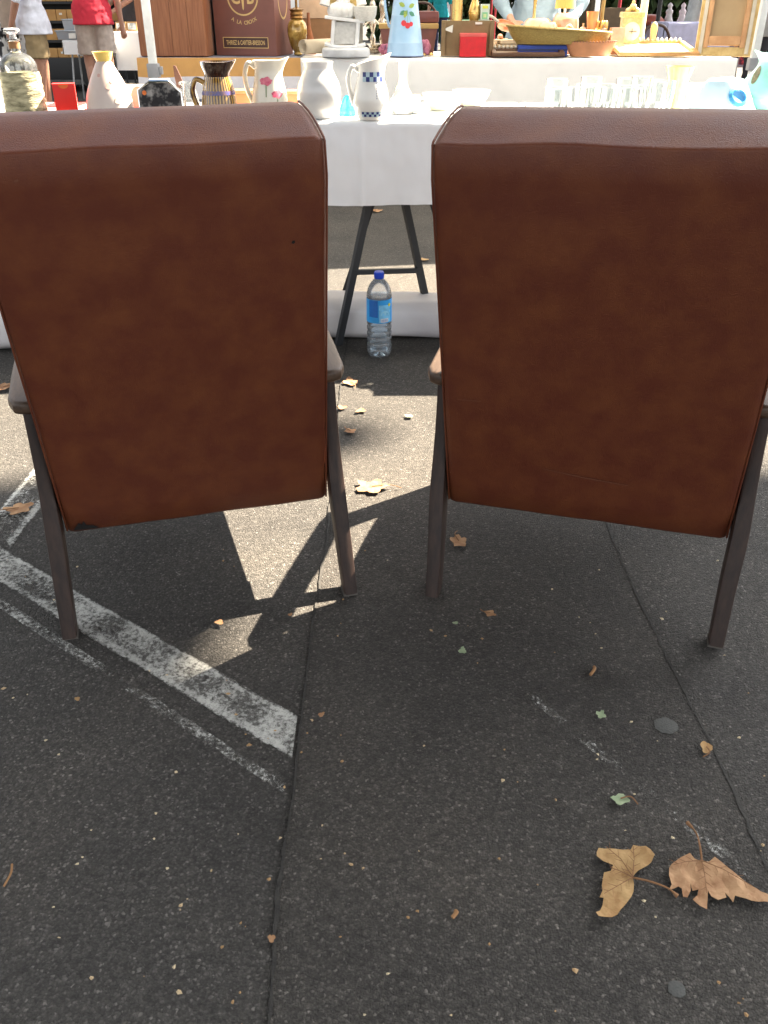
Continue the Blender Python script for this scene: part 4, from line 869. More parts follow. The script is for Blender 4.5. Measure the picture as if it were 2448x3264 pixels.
# thread cabinet with gold lettering
t, wd, h = onrear('thread_cabinet', 'tall maroon thread cabinet with gold lettering THIRIEZ & CARTIER-BRESSON', 'cabinet', 676, 884, 0, .16, R(-15)); h = .66
MAROON = mat('maroon_card', (.17, .068, .055), .55, var=.06)
cw = wd * 1.0; cdp = .30
mb = MB(); mb.box((0, cdp / 2, h / 2), (cw, cdp, h), bev=.004); cab = mb.build('case', MAROON, t)
def put_text(name, s, size, x, z, width=None, parent=cab, m=GOLD_PRINT, rot=0, bold=0, y=-.0015):
    vs_, fs_ = text_mesh(s, size, width, bold); mb = MB(); ca, sa = math.cos(rot), math.sin(rot)
    mb.add([(x + p[0] * ca - p[1] * sa, y, z + p[0] * sa + p[1] * ca) for p in vs_], fs_); return mb.build(name, m, parent, smooth=False)
zb_ = zat(143, RY) - RZ_
mb = MB(); fw, fh, th = cw * .74, .058, .004
for (x, z, a, b_) in ((0, zb_ + fh / 2, fw, th), (0, zb_ - fh / 2, fw, th), (-fw / 2, zb_, th, fh), (fw / 2, zb_, th, fh)): mb.box((x, -.001, z), (a + (th if a > b_ else 0), .003, b_ - (th if a < b_ else 0) + (0 if a > b_ else -.001)))
mb.build('label_border', GOLD_PRINT, cab, smooth=False)
mb = MB(); mb.box((0, -.0003, zb_), (fw - .004, .0012, fh - .004)); mb.build('label_field', mat('dark_maroon', (.055, .022, .018), .5), cab, smooth=False)
put_text('lettering', 'THIRIEZ & CARTIER-BRESSON', .036, 0, zb_ - .001, fw * .86, bold=.0006)
ze = zat(-8, RY) - RZ_ ; ex, ez = .105, .105
mb = MB(); nn = 48
ring = [(1, 0), (.9, 0)]
vs_ = [(ex * k * math.cos(2 * math.pi * q / nn) , -.0015, ze + ez * k * math.sin(2 * math.pi * q / nn)) for k in (1, .915) for q in range(nn)]
mb.add(vs_, [(q, (q + 1) % nn, nn + (q + 1) % nn, nn + q) for q in range(nn)]); mb.build('emblem_oval', GOLD_PRINT, cab, smooth=False)
put_text('emblem_letter', 'C', .085, -.048, ze - .012, bold=.003); put_text('emblem_letter', 'B', .085, .05, ze - .012, bold=.003)
mb = MB(); mb.add([(x, -.0015, ze + z) for x, z in [(-.004, .07), (.004, .07), (.008, -.02), (.005, -.065), (0, -.075), (-.005, -.065), (-.008, -.02)]], [tuple(range(7))]); mb.build('emblem_cross', GOLD_PRINT, cab, smooth=False)
mb = MB(); mb.box((0, -.0018, ze + .035), (.05, .0012, .008)); mb.build('emblem_cross', GOLD_PRINT, cab, smooth=False)
for i, ch in enumerate('A LA CROIX'):
    if ch == ' ': continue
    a = -math.pi / 2 + (i - 4.5) * .115; rr = .152; put_text('lettering', ch, .03, rr * math.cos(a), ze + .008 + rr * math.sin(a), rot=a + math.pi / 2, bold=.0004)
mb = MB(); vs_ = [(cw / 2 + .0015, cdp * .5 + ex * .8 * k * math.cos(2 * math.pi * q / nn), ze + ez * 1.2 * k * math.sin(2 * math.pi * q / nn)) for k in (1, .9) for q in range(nn)]
mb.add(vs_, [(q, (q + 1) % nn, nn + (q + 1) % nn, nn + q) for q in range(nn)]); mb.build('side_oval', GOLD_PRINT, cab, smooth=False)
# black column added so the gap between the two cabinets looks dark
t, wd, h = onrear('gap_filler', 'black stand added to fill the dark gap between the two cabinets', 'stand', 655, 678, 0, .3); h = .6
mb = MB(); mb.lathe([(0, 0), (.05, 0), (.05, .012), (.04, .03), (.038, h), (0, h)], 16); mb.build('stem', BLACK_METAL, t); mb = MB(); mb.ball((0, 0, .12), .03); mb.ball((0, 0, .35), .026); mb.build('knob', mat('smoky_knob', (.1, .11, .13), .2), t)
# amber lantern
t, wd, h = onrear('amber_lantern', 'amber glass oil lamp with brass collar beside the maroon cabinet', 'lamp', 916, 980, 30, .22)
mb = MB(); mb.lathe(sprof([(.022, 0), (.03, .008), (.026, .02), (wd * .36, .05), (wd * .5, h * .52), (wd * .42, h * .72), (wd * .26, h * .8)], 5), 28); mb.build('glass_bowl', mat('amber_glass', (.22, .12, .02), .08, col2=(.5, .33, .08), scale=16, ramp=(.42, .6), coat=.8, metal=.3), t)
mb = MB(); mb.lathe([(wd * .28, h * .79), (wd * .34, h * .82), (wd * .3, h * .86), (wd * .34, h * .9), (wd * .3, h * .95), (wd * .38, h), (.008, h * 1.05), (.008, h * 1.3), (0, h * 1.3)], 28); mb.build('collar', mat('old_brass', (.22, .12, .04), .3, metal=.8), t)
# hand brush behind
t, wd, h = onrear('hand_brush', 'rust coloured bristle brush standing behind the amber lamp', 'brush', 968, 1002, 40, .36)
mb = MB(); mb.lathe([(0, 0), (wd * .6, 0), (wd * .5, h * .3), (wd * .22, h * .62), (.012, h * .7), (0, h * .7)], 20); mb.build('bristles', mat('rust_bristle', (.34, .13, .06), .9, scale=40, stretch=(8, 8, 1), bump=.8), t); mb = MB(); mb.lathe([(0, h * .68), (.012, h * .68), (.01, h), (0, h)], 12); mb.build('handle', MAHOG, t)
# rolled paper
PAPER = mat('old_paper', (.50, .42, .31), .85, col2=(.62, .53, .40), scale=6)
t, wd, h = onrear('paper_roll', 'beige roll of old paper lying with its open end forward', 'paper roll', 926, 1062, 105, .03)
mb = MB(); rl = .04; a_ = R(40); d = Vector((math.sin(a_), math.cos(a_), 0)); sd2 = Vector((d.y, -d.x, 0)); n_ = 60
o_ = Vector((-wd * .22, .04, rl + .012)); sp = []
for q in range(n_ + 1):
    an = q / n_ * 2 * math.pi * 2.3 + 1.2; rr = rl * (.55 + .45 * q / n_ * 1.1); sp.append(o_ + sd2 * rr * math.cos(an) + Vector((0, 0, rr * math.sin(an))))
ln = .34; mb.add([tuple(p) for p in sp] + [tuple(p + d * ln) for p in sp], [(q, q + 1, n_ + 2 + q, n_ + 1 + q) for q in range(n_)]); pr2 = mb.build('sheet', PAPER, t); so_ = pr2.modifiers.new('t', 'SOLIDIFY'); so_.thickness = .003
# white rocking chair ornament with a cloth doll and a basket
WP = mat('white_paint_wood', (.70, .71, .72), .5, var=.06); WF = mat('white_ruffle', (.70, .70, .69), .9, scale=30, bump=.6, bscale=50)
t, wd, h = onrear('rocking_chair_ornament', 'white doll rocking chair ornament on a round base with doll and basket', 'ornament', 1020, 1182, 0, .09); h = zat(0, RY + .09) - RZ_
mb = MB(); mb.lathe([(0, 0), (.15, 0), (.155, .01), (.15, .042), (.14, .05), (0, .05)], 36); mb.build('base', mat('grey_white_wood', (.55, .57, .60), .6), t)
for s in (-1, 1):
    mb = MB(); mb.tube(bez([(-.13, s * .06, .072), (-.05, s * .06, .056), (.05, s * .06, .056), (.125, s * .06, .068)], 6), .011, 6); mb.build('rocker', WP, t)
    for x, x2 in ((-.085, -.07), (.07, .082)): mb = MB(); mb.tube([(x, s * .06, .06), (x2, s * .06, .2)], .012, 8); mb.build('leg', WP, t)
mb = MB(); mb.box((0, 0, .205), (.25, .15, .018), rot=Matrix.Rotation(R(6), 4, 'Y'), bev=.004); mb.build('seat', WP, t)
mb = MB(); mb.box((0, 0, .13), (.14, .11, .12), bev=.006); mb.build('seat_panel', mat('grey_wicker', (.50, .50, .49), .8, scale=50, bump=.5), t)
mb = MB()
for k in range(10): a = 2 * math.pi * k / 10; mb.ball((-.02 + .05 * math.cos(a), .045 * math.sin(a), .25), (.042, .04, .045), 10, 6)
mb.ball((-.02, 0, .26), (.07, .06, .05)); mb.build('doll_skirt', WF, t)
mb = MB(); mb.lathe([(0, .28), (.045, .28), (.04, .32), (.05, .37), (.03, .4), (0, .405)], 20, Matrix.Translation((-.01, 0, 0))); mb.ball((-.01, 0, .45), .045); mb.build('doll_body', WF, t)
for s in (-1, 1): mb = MB(); mb.tube(bez([(-.01 + s * .05, 0, .37), (-.01 + s * .1, -.02, .33), (-.01 + s * .115, -.03, .28)], 5), [.022 + .001 * k for k in range(11)], 10); mb.build('doll_sleeve', WF, t)
mb = MB(); mb.box((0, .07, .33), (.2, .02, .26), rot=Matrix.Rotation(R(-8), 4, 'X'), bev=.004); mb.build('chair_back', mat('straw_back', (.55, .40, .16), .8), t)
mb = MB(); mb.lathe([(0, .195), (.055, .195), (.07, .23), (.075, .275), (.07, .277), (.06, .22), (0, .2)], 28, Matrix.Translation((.125, -.03, 0))); mb.build('basket', mat('white_wicker', (.66, .65, .61), .85, scale=60, stretch=(1, 1, 4), bump=1, bscale=90), t)
# crate, pink cloth flowers, jug
t, wd, h = onrear('plant_box', 'mauve wooden trough with ochre rim behind the blue jug', 'trough', 1210, 1392, 72, .42)
mb = MB(); mb.box((0, 0, h * .42), (wd * .86, .2, h * .84), bev=.004, taper=1.14); mb.build('trough', mat('mauve_wood', (.20, .08, .065), .6), t); mb = MB(); mb.box((0, 0, h * .9), (wd * 1.02, .24, h * .16), bev=.004); mb.build('rim', mat('ochre_wood', (.45, .28, .10), .6), t)
t2 = thing('dark_handbag', 'dark maroon handbag lying on the mauve trough', 'bag', (t.location.x + .08, t.location.y, t.location.z + h * .985)); mb = MB(); mb.box((0, 0, .035), (.24, .12, .07), bev=.025); mb.build('bag_body', mat('maroon_leather', (.13, .04, .04), .45), t2); handle(t2, [(-.09, -.02, .06), (-.04, -.03, .11), (.05, -.03, .11), (.1, -.02, .06)], .008, mat('dark_leather', (.04, .02, .015), .5))
PK = mat('pink_felt', (.45, .16, .24), .9, scale=40, bump=.5)
for pl, pr2, pt, lb_ in ((1206, 1248, 138, 'pink felt flower left of the blue jug'), (1334, 1374, 124, 'pink felt flower right of the blue jug')):
    t, wd, h = onrear('felt_flower', lb_, 'flower', pl, pr2, pt, .22); mb = MB()
    for k in range(6): a = k * 1.05; mb.ball((wd * .26 * math.cos(a), .02 * math.sin(a * 2), h * .5 + h * .26 * math.sin(a)), (wd * .26, .018, h * .26), 10, 6)
    mesh_obj('petals', rest(mb, .004, 3), PK, t)
t, wd, h = onrear('enamel_jug', 'tall pale blue enamel jug painted with cherries and leaves', 'jug', 1232, 1352, 0, .13); h = .40
ENB = mat('pale_blue_enamel', (.29, .47, .68), .22, col2=(.36, .54, .74), scale=6, coat=.5); r_ = wd / 2
jp = [(r_ * 1.0, 0), (r_ * .99, .01), (r_ * .93, .075), (r_ * .935, .0755), (r_ * .92, .078), (r_ * .74, .225), (r_ * .745, .2255), (r_ * .73, .228), (r_ * .62, .33), (r_ * .66, .37), (r_ * .74, .40)]
mb = MB(); mb.lathe(wall(jp, .003), 40, spout=(0, .035, .34)); bq = mb.build('body', ENB, t)
mb = MB(); mb.lathe([(r_ * 1.0, -.002), (r_ * 1.012, .002), (r_ * 1.0, .005)], 40); mb.build('foot_rim', mat('dark_blue_rim', (.07, .1, .2), .4), t)
handle(t, [(-r_ * .6, 0, .37), (-r_ * .95, 0, .38), (-r_ * 1.1, 0, .31), (-r_ * .95, 0, .2), (-r_ * .82, 0, .16)], .009, ENB)
CHER = mat('cherry_print', (.55, .03, .04), .3); LFG = mat('leaf_green_print', (.20, .33, .06), .35, col2=(.35, .42, .06), scale=50); LF2 = mat('leaf_teal_print', (.06, .22, .14), .35)
for s, z in ((-.012, .185), (.012, .172), (.034, .18)): decal('cherry', CHER, bq, jp, circ(.0165 if s < .03 else .013), s, z)
for (s, z, a, m_) in ((-.005, .275, 2.7, LFG), (.0, .25, 3.6, LF2), (.018, .27, .4, LFG), (.02, .245, -.5, LF2), (.004, .255, 4.4, LFG)):
    pts = [(l * math.cos(a) - w_ * math.sin(a), l * math.sin(a) + w_ * math.cos(a)) for l, w_ in ((0, 0), (.012, .011), (.028, .012), (.045, .0), (.028, -.012), (.012, -.011))]; decal('leaf_print', m_, bq, jp, pts, s, z)
for s in (-.01, .012, .03): decal('stalk_print', LF2, bq, jp, [(.008, .255), (.0095, .255), (s + .001, .19), (s - .0005, .19)], 0, 0)
# cardboard box with flap, red tin, brass things on it
t, wd, h = onrear('cardboard_flap_box', 'olive brown open case standing upright behind the red tin', 'case', 1406, 1574, 66, .10, R(-4))
CB = mat('olive_brown_board', (.16, .105, .05), .7, col2=(.22, .15, .075), scale=8); mb = MB(); mb.box((0, .08, h / 2), (wd, .14, h), bev=.004); mb.build('case', CB, t)
for s in (-1, 1): mb = MB(); mb.box((s * wd * .455, .004, h * .48), (wd * .075, .018, h * .94), bev=.002); mb.build('edge_strip', CB, t)
mb = MB(); mb.add([(-wd * .46, -.004, h * .76), (-wd * .28, -.004, h * .89), (-wd * .29, -.004, h * .66)], [(0, 1, 2)]); mb.build('torn_paper', mat('paper_scrap', (.62, .62, .58), .8), t, smooth=False)
mb = MB(); mb.box((wd * .2, .01, h * .93), (wd * .13, .016, .012)); mb.build('label', MATS['paper_scrap'], t)
ctop = RZ_ + .0065 + h
t, wd, h = onrear('red_tin', 'bright red rectangular tin standing at the front edge of the rear table', 'tin', 1467, 1550, 107, .035)
mb = MB(); mb.box((0, .035, h / 2), (wd, .07, h), bev=.004); mb.build('tin', mat('red_tin', (.55, .012, .02), .5, scale=30, bump=.1), t); mb = MB(); mb.box((0, .035, h - .008), (wd * 1.025, .073, .02), bev=.004); mb.build('lid', mat('pale_red_lid', (.62, .1, .09), .4), t)
t, wd, h = onrear('brass_cylinder', 'plain brass cylinder vase on the olive case', 'vase', 1440, 1474, 0, .16, zb=ctop); h = .24
mb = MB(); mb.lathe(wall([(wd / 2, 0), (wd / 2 * .98, h * .6), (wd / 2 * 1.04, h)], .003), 28); mb.build('body', BRASS, t)
def gold_vase(label, pl, pr, dy, zb, hh):
    t, wd, h = onrear('gold_bottle_vase', label, 'vase', pl, pr, 30, dy, zb=zb, group='slim gold bottle vases'); r_ = wd / 2
    mb = MB(); mb.lathe(wall(sprof([(r_ * .8, 0), (r_ * 1.0, hh * .14), (r_ * .95, hh * .28), (r_ * .5, hh * .5), (r_ * .25, hh * .7), (r_ * .28, hh * .9), (r_ * .4, hh)], 5), .003), 28); mb.build('body', BRASS, t)
    mb = MB()
    for k in range(14): a = 2 * math.pi * k / 14; mb.ball((r_ * .95 * math.cos(a), r_ * .95 * math.sin(a), hh * (.15 + .05 * (k % 2))), .005, 8, 5)
    mb.build('relief', BRASS, t)
gold_vase('slim gold bottle vase on the olive case', 1494, 1530, .18, ctop, .23)
t, wd, h = onrear('spice_tin', 'small white tin with green and yellow label on the olive case', 'tin', 1531, 1559, 13, .16, zb=ctop)
mb = MB(); mb.box((0, 0, h / 2), (wd, .04, h), bev=.003); mb.build('tin', mat('pale_grey_tin', (.50, .58, .52), .4), t)
for z, hh, c, nm in ((.82, .18, (.60, .62, .08), 'tin_yellow'), (.3, .42, (.18, .45, .25), 'tin_green'), (.3, .22, (.5, .6, .3), 'tin_lime')): mb = MB(); mb.box((0, -.0205 - (.001 if nm == 'tin_lime' else 0), h * z), (wd * (.62 if nm != 'tin_lime' else .34), .002, h * hh)); mb.build('label', mat(nm, c, .5), t)
# scalloped copper pan held over the table, coppers, long gilt basket
t, wd, h = onrear('copper_skillet', 'shallow pink copper pan being lifted by the seller', 'pan', 1578, 1642, 62, .52, zb=zat(92, RY + .52)); mb = MB(); mb.lathe(wall(sprof([(wd * .36, 0), (wd * .46, .012), (wd * .5, .035)], 4), .003), 30); mb.build('pan', COPPER, t); t.rotation_euler = (R(18), R(12), 0); handle(t, [(-wd * .4, 0, .03), (-wd * .7, 0, .05), (-wd * .95, 0, .055)], .008, mat('iron_handle', (.4, .36, .3), .4), flat=(1, 1.5))
t, wd, h = onrear('copper_figure', 'small lumpy copper ornament behind the olive case', 'ornament', 1572, 1628, 74, .4); mb = MB()
for (x, z, r_) in ((0, .03, .03), (-.03, .055, .022), (.02, .07, .024), (-.01, .1, .02), (.035, .04, .018), (-.035, .02, .02)): mb.ball((x * 1.3, 0, z), r_)
mesh_obj('body', rest(mb, .005, 2), COPPER, t)
t, wd, h = onrear('gilt_basket', 'long shallow gilded wicker basket on the rear table', 'basket', 1612, 1945, 93, .16); Y0 = t.location.y
OLG = mat('gilded_wicker', (.24, .17, .05), .5, col2=(.42, .31, .10), scale=40, stretch=(2, 2, 8), bump=.7, bscale=80, metal=.2)
bz = zat(140, Y0) - t.location.z; tz = h
n_ = 40; mb = MB(); rs = [(.40, bz), (.46, bz + (tz - bz) * .35), (.5, tz), (.485, tz), (.44, bz + (tz - bz) * .5), (0.001, bz + .012)]
vs_ = []; fs_ = []
for (f_, z) in rs:
    for k in range(n_): a = 2 * math.pi * k / n_; vs_.append((wd * f_ * math.copysign(abs(math.cos(a)) ** .8, math.cos(a)), .13 * f_ * 2 * math.sin(a), z - .02 * math.cos(a) * (z > bz + .01)))
for j in range(len(rs) - 1):
    for k in range(n_): fs_.append((j * n_ + k, j * n_ + (k + 1) % n_, (j + 1) * n_ + (k + 1) % n_, (j + 1) * n_ + k))
fs_.append(tuple(range(n_ - 1, -1, -1))); mb.add(vs_, fs_); mb.build('bowl', OLG, t)
mb = MB(); mb.tube([(wd * .5 * math.copysign(abs(math.cos(a)) ** .8, math.cos(a)), .13 * math.sin(a), tz - .02 * math.cos(a)) for a in [2 * math.pi * k / n_ for k in range(n_ + 1)]], .008, 8); mb.build('rim', OLG, t)
t, wd, h = onrear('blue_case', 'flat dark blue box under the gilded basket', 'box', 1648, 1805, 139, .14); mb = MB(); mb.box((0, .05, h * .45), (wd, .2, h * .9), bev=.004); mb.build('case', mat('royal_blue', (.01, .04, .28), .45), t); mb = MB(); mb.box((0, -.0508, h * .52), (wd * .98, .004, .006)); mb.build('lid_seam', BLACK_METAL, t)
t, wd, h = onrear('manuscript_pile', 'cream folded papers between olive case and gilded basket', 'papers', 1570, 1655, 122, .25); mb = MB()
for k in range(4): mb.box((.004 * k, .0, .012 + .022 * k), (wd * (1 - .05 * k), .22, .018), rot=R(4 * k - 6), bev=.003)
mb.build('sheets', mat('cream_paper', (.62, .48, .32), .85), t)
def beaded_frame(label, pl, pr, pt, dy, dpth, m, spikes, inner, zoff=.0):
    t, wd, h = onrear('beaded_tray', label, 'tray', pl, pr, pt, dy); th = .022
    for nm, c, d in (('rail', (0, 0, th / 2), (wd, .03, th)), ('rail', (0, dpth, th / 2 + .001), (wd, .03, th)), ('side_rail', (-wd / 2 + .015, dpth / 2, th / 2 + .002), (.03, dpth, th)), ('side_rail', (wd / 2 - .015, dpth / 2, th / 2 + .002), (.03, dpth, th))): mb = MB(); mb.box(c, d, bev=.004); mb.build(nm, m, t)
    mb = MB(); mb.box((0, dpth / 2, .006), (wd - .05, dpth - .02, .008)); mb.build('panel', inner, t)
    for k in range(spikes): mb = MB(); x = -wd / 2 + .03 + (wd - .06) * k / (spikes - 1); mb.lathe([(0, 0), (.009, 0), (.011, .008), (.004, .018), (0, .02)], 8, Matrix.Translation((x, dpth, th + .002))); mb.build('bead', MATS['ivory_bead'], t)
    t.rotation_euler = (R(8), 0, 0); t.location.z += .004; return t
mat('ivory_bead', (.55, .50, .42), .4)
beaded_frame('dark wooden tray with beaded rear edge at the front of the rear table', 1568, 1800, 160, .02, .12, mat('walnut', (.12, .06, .035), .4), 16, mat('tray_pale', (.42, .34, .26), .5))
beaded_frame('sunlit honey coloured wooden tray with beaded rear edge', 1972, 2228, 160, .06, .36, mat('honey_wood', (.50, .27, .10), .4, scale=14, stretch=(.6, 6, 6)), 16, mat('tray_cream', (.75, .66, .48), .5))
t, wd, h = onrear('terracotta_dish', 'oval orange wooden dish with beaded rim', 'dish', 1800, 1962, 133, .10); mb = MB(); mb.lathe(wall(sprof([(wd * .38, 0), (wd * .45, h * .5), (wd * .49, h * .85), (wd * .5, h)], 4), .006), 40, sy=.5); mb.build('bowl', mat('terracotta_wood', (.48, .22, .11), .5), t)
mb = MB()
for k in range(48): a = 2 * math.pi * k / 48; mb.ball((wd * .5 * math.cos(a), wd * .25 * math.sin(a), h + .002), .005, 6, 4)
mb.build('beaded_rim', mat('brown_bead', (.26, .13, .08), .5), t)
t, wd, h = onrear('copper_pot', 'large copper pot with curled relief lying on its side', 'pot', 1756, 1842, 41, .42); mb = MB(); mb.lathe(wall(sprof([(wd * .46, 0), (wd * .5, h * .3), (wd * .48, h * .8), (wd * .36, h * .97), (wd * .3, h)], 5), .004), 36); mb.build('body', COPPER, t); handle(t, [(-wd * .2, -wd * .5, h * .45), (.0, -wd * .56, h * .7), (wd * .2, -wd * .5, h * .6), (.02, -wd * .54, h * .3)], .007, mat('pale_copper', (.8, .55, .42), .3, metal=.6))
for pl, pr2, pt, hh, lb_ in ((1660, 1762, 58, .06, 'wide round copper cake mould behind the gilded basket'), (1710, 1780, 70, .05, 'small shining copper lid behind the gilded basket')):
    t, wd, h = onrear('copper_mould', lb_, 'mould', pl, pr2, pt, .44 if hh > .055 else .34); mb = MB(); mb.lathe([(0, 0), (wd * .5, 0), (wd * .5, h * .5), (wd * .42, h * .9), (wd * .3, h), (0, h * .97)], 32); mb.build('body', COPPER, t); mb = MB(); mb.tube([(wd * .5 * math.cos(2 * math.pi * k / 32), wd * .5 * math.sin(2 * math.pi * k / 32), h * .5) for k in range(33)], .005, 6); mb.build('rolled_rim', COPPER, t)
gold_vase('slim gold bottle vase standing in front of the seller', 1680, 1717, .5, RZ_ + .0065, .33)
t, wd, h = onrear('copper_vase', 'waisted copper vase between copper pot and pole', 'vase', 1864, 1902, 36, .38); mb = MB(); mb.lathe(wall(sprof([(wd * .42, 0), (wd * .4, h * .3), (wd * .36, h * .6), (wd * .52, h)], 5), .003), 28); mb.build('body', mat('orange_copper', (.62, .28, .14), .35, metal=.6), t)
for pl, pr2, pt, lb_ in ((1838, 1872, 74, 'small lidded metal pot left of the copper vase'), (1903, 1938, 78, 'small ornate metal pot below the gilt flower')):
    t, wd, h = onrear('metal_pot', lb_, 'pot', pl, pr2, pt, .36); mb = MB(); mb.lathe(sprof([(wd * .3, 0), (wd * .5, h * .3), (wd * .46, h * .6), (wd * .3, h * .75)], 4), 24); mb.build('body', mat('pewter', (.45, .36, .28), .3, metal=.8), t); mb = MB(); mb.lathe([(wd * .34, h * .74), (wd * .3, h * .85), (.006, h * .9), (.008, h), (0, h)], 20); mb.build('lid', MATS['pewter'], t)
t, wd, h = onrear('gilt_flower', 'gilt metal flower on a twisted stem', 'ornament', 1903, 1932, 0, .4); h = .36; mb = MB(); mb.tube(bez([(0, 0, 0), (.008, 0, h * .3), (-.006, 0, h * .6), (0, 0, h)], 6), .012, 8); mb.lathe([(0, 0), (.04, 0), (.03, .015), (0, .02)], 16); mb.build('stem', mat('old_gilt', (.30, .21, .08), .4, metal=.5), t); mb = MB()
for k in range(7): a = 2 * math.pi * k / 7; mb.ball((.03 * math.cos(a), .03 * math.sin(a), h * .46), (.012, .012, .03), 8, 6)
mb.build('petals', BRASS, t)
t, wd, h = onrear('copper_bar', 'small pink copper block left of the clock', 'block', 1942, 1985, 88, .32); mb = MB(); mb.box((0, 0, h / 2), (wd, .06, h), bev=.004); mb.box((0, 0, h * .5), (wd * .6, .064, h * .5), bev=.004); mb.build('block', COPPER, t)
# mantel clock
t, wd, h = onrear('mantel_clock', 'gilt mantel clock with round cream dial', 'clock', 1978, 2044, 40, .40); GILT = mat('gilt', (.55, .40, .15), .32, metal=.6, col2=(.7, .55, .28), scale=40, bump=.4)
mb = MB(); mb.box((0, .03, h * .48), (wd * .86, .08, h * .9), bev=.006, taper=1.08); mb.build('case', GILT, t)
mb = MB(); mb.box((0, .03, .015), (wd, .1, .03), bev=.005); mb.build('plinth', GILT, t); mb = MB(); mb.box((0, .03, h * .95), (wd * 1.05, .1, .03), bev=.008); mb.build('cornice', GILT, t)
mb = MB()
for x, z, r_ in ((-.03, .02, .018), (0, .04, .024), (.03, .02, .018), (0, .07, .012)): mb.ball((x, .03, h + z - .01), r_)
mesh_obj('finial', rest(mb, .005, 1), GILT, t)
Mx = Matrix.Translation((0, -.014, h * .55)) @ Matrix.Rotation(R(90), 4, 'X'); mb = MB(); mb.lathe([(0, .004), (wd * .36, .004), (wd * .4, 0), (wd * .4, -.006), (0, -.006)], 32, Mx); dl = mb.build('dial', mat('cream_dial', (.70, .58, .45), .4), t)
mb = MB(); mb.box((.006, -.0195, h * .55), (.05, .002, .003)); mb.box((0, -.0215, h * .56), (.003, .002, .03)); mb.build('hand', BLACK_METAL, dl)
t, wd, h = onrear('candle_column', 'tall cream painted column standing right of the clock', 'column', 2032, 2058, 0, .5); h = .5; mb = MB(); mb.lathe([(0, 0), (.05, 0), (.05, .02), (.024, .035), (.024, h), (.04, h + .01), (0, h + .02)], 20); mb.build('shaft', mat('cream_paint', (.72, .66, .48), .5), t)
t, wd, h = onrear('tool_grip', 'turned pale wooden handle standing right of the column', 'handle', 2070, 2092, 68, .42); mb = MB(); mb.lathe(sprof([(.008, 0), (.014, h * .3), (.022, h * .7), (.02, h * .9), (.001, h)], 5), 20); mb.build('knob', mat('pale_turned_wood', (.50, .32, .16), .45), t)
# lamp with yellow shade
t, wd, h = onrear('table_lamp', 'table lamp with pleated yellow shade at the back of the rear table', 'lamp', 1764, 1828, 0, .7); zs = zat(27, t.location.y) - t.location.z; mb = MB(); mb.lathe([(wd * .5, zs), (wd * .49, zs + .02), (wd * .36, zs + .2), (wd * .355, zs + .2), (wd * .485, zs + .02)], 48); mb.build('shade', mat('yellow_shade', (.62, .40, .11), .8, scale=20, stretch=(10, 10, .4)), t); mb = MB(); mb.lathe([(0, 0), (.05, 0), (.05, .01), (.008, .02), (.008, zs + .1), (0, zs + .1)], 16); mb.build('stem', WHITE_METAL, t)
# picture frame seen from behind, leaning
t, wd, h = onrear('leaning_picture', 'large gilt picture frame leaning with its canvas back to the viewer', 'picture frame', 2232, 2400, 0, .10, (R(-9), 0, R(-16))); fw = .34; fh = .52
GF = mat('gilt_frame_edge', (.42, .28, .10), .5, col2=(.58, .42, .18), scale=20); RAW = mat('raw_frame_wood', (.42, .22, .10), .6, col2=(.55, .32, .16), scale=12); CV = mat('canvas_back', (.36, .26, .15), .9, col2=(.42, .31, .18), scale=5, bump=.2, bscale=400); GRY = mat('grey_gesso', (.50, .46, .38), .8)
for x in (-1, 1): mb = MB(); mb.box((x * (fw / 2 - .025), .0, fh / 2), (.05, .05, fh), bev=.004); mb.build('moulding', GF, t); mb = MB(); mb.box((x * (fw / 2 - .06), -.016, fh / 2), (.028, .03, fh - .09), bev=.003); mb.build('stretcher', RAW, t); mb = MB(); mb.box((x * (fw / 2 - .030), -.028, fh / 2), (.022, .006, fh - .02)); mb.build('gesso_strip', GRY, t)
for z in (.025, fh - .025): mb = MB(); mb.box((0, .001, z), (fw - .1, .048, .049), bev=.004); mb.build('moulding', GF, t)
mb = MB(); mb.box((0, -.016, .085), (fw - .15, .03, .05), bev=.003); mb.build('stretcher', RAW, t); mb = MB(); mb.box((0, .004, fh / 2), (fw - .12, .004, fh - .12)); mb.build('canvas', CV, t)
# silver candelabra cluster at the back
SILV = mat('tarnished_silver', (.45, .40, .33), .25, metal=.9, col2=(.65, .6, .52), scale=30)
for i, (px, lb_) in enumerate(((1188, 'tarnished silver candlestick behind the doll basket, left one'), (1218, 'tarnished silver candlestick behind the doll basket, right one'))):
    t, wd, h = onrear('silver_candlestick', lb_, 'candlestick', px - 16, px + 16, 0, .62 + .08 * i); h = .36; mb = MB(); mb.lathe(sprof([(.045, 0), (.04, .015), (.012, .03), (.02, .08), (.01, .12), (.024, .17), (.012, .22), (.02, .28), (.012, .31), (.026, .34), (.024, .36)], 4), 20); mb.build('stem', SILV, t)
    for s in (-1, 1): handle(t, [(s * .01, 0, .2), (s * .05, 0, .17), (s * .075, 0, .22), (s * .075, 0, .27)], .006, SILV, 'branch')
t, wd, h = onrear('silver_tray_pile', 'heap of tarnished silver dishes behind the paper roll', 'dishes', 1160, 1224, 108, .5); mb = MB(); 
for k in range(3): mb.lathe([(0, 0), (.05 - .008 * k, 0), (.065 - .008 * k, .018), (.062 - .008 * k, .019), (0, .006)], 24, Matrix.Translation((.01 * k, .01 * k, .016 * k)))
mb.build('stack', SILV, t)
t, wd, h = onrear('black_bowler', 'small round black object behind the rocking chair ornament', 'ball', 1150, 1178, 134, .4); mb = MB(); mb.ball((0, 0, .03), (wd * .5, wd * .5, .03)); mb.lathe([(0, .0), (.02, 0), (.022, .004), (0, .006)], 16); mb.build('ball', BLACK_METAL, t)
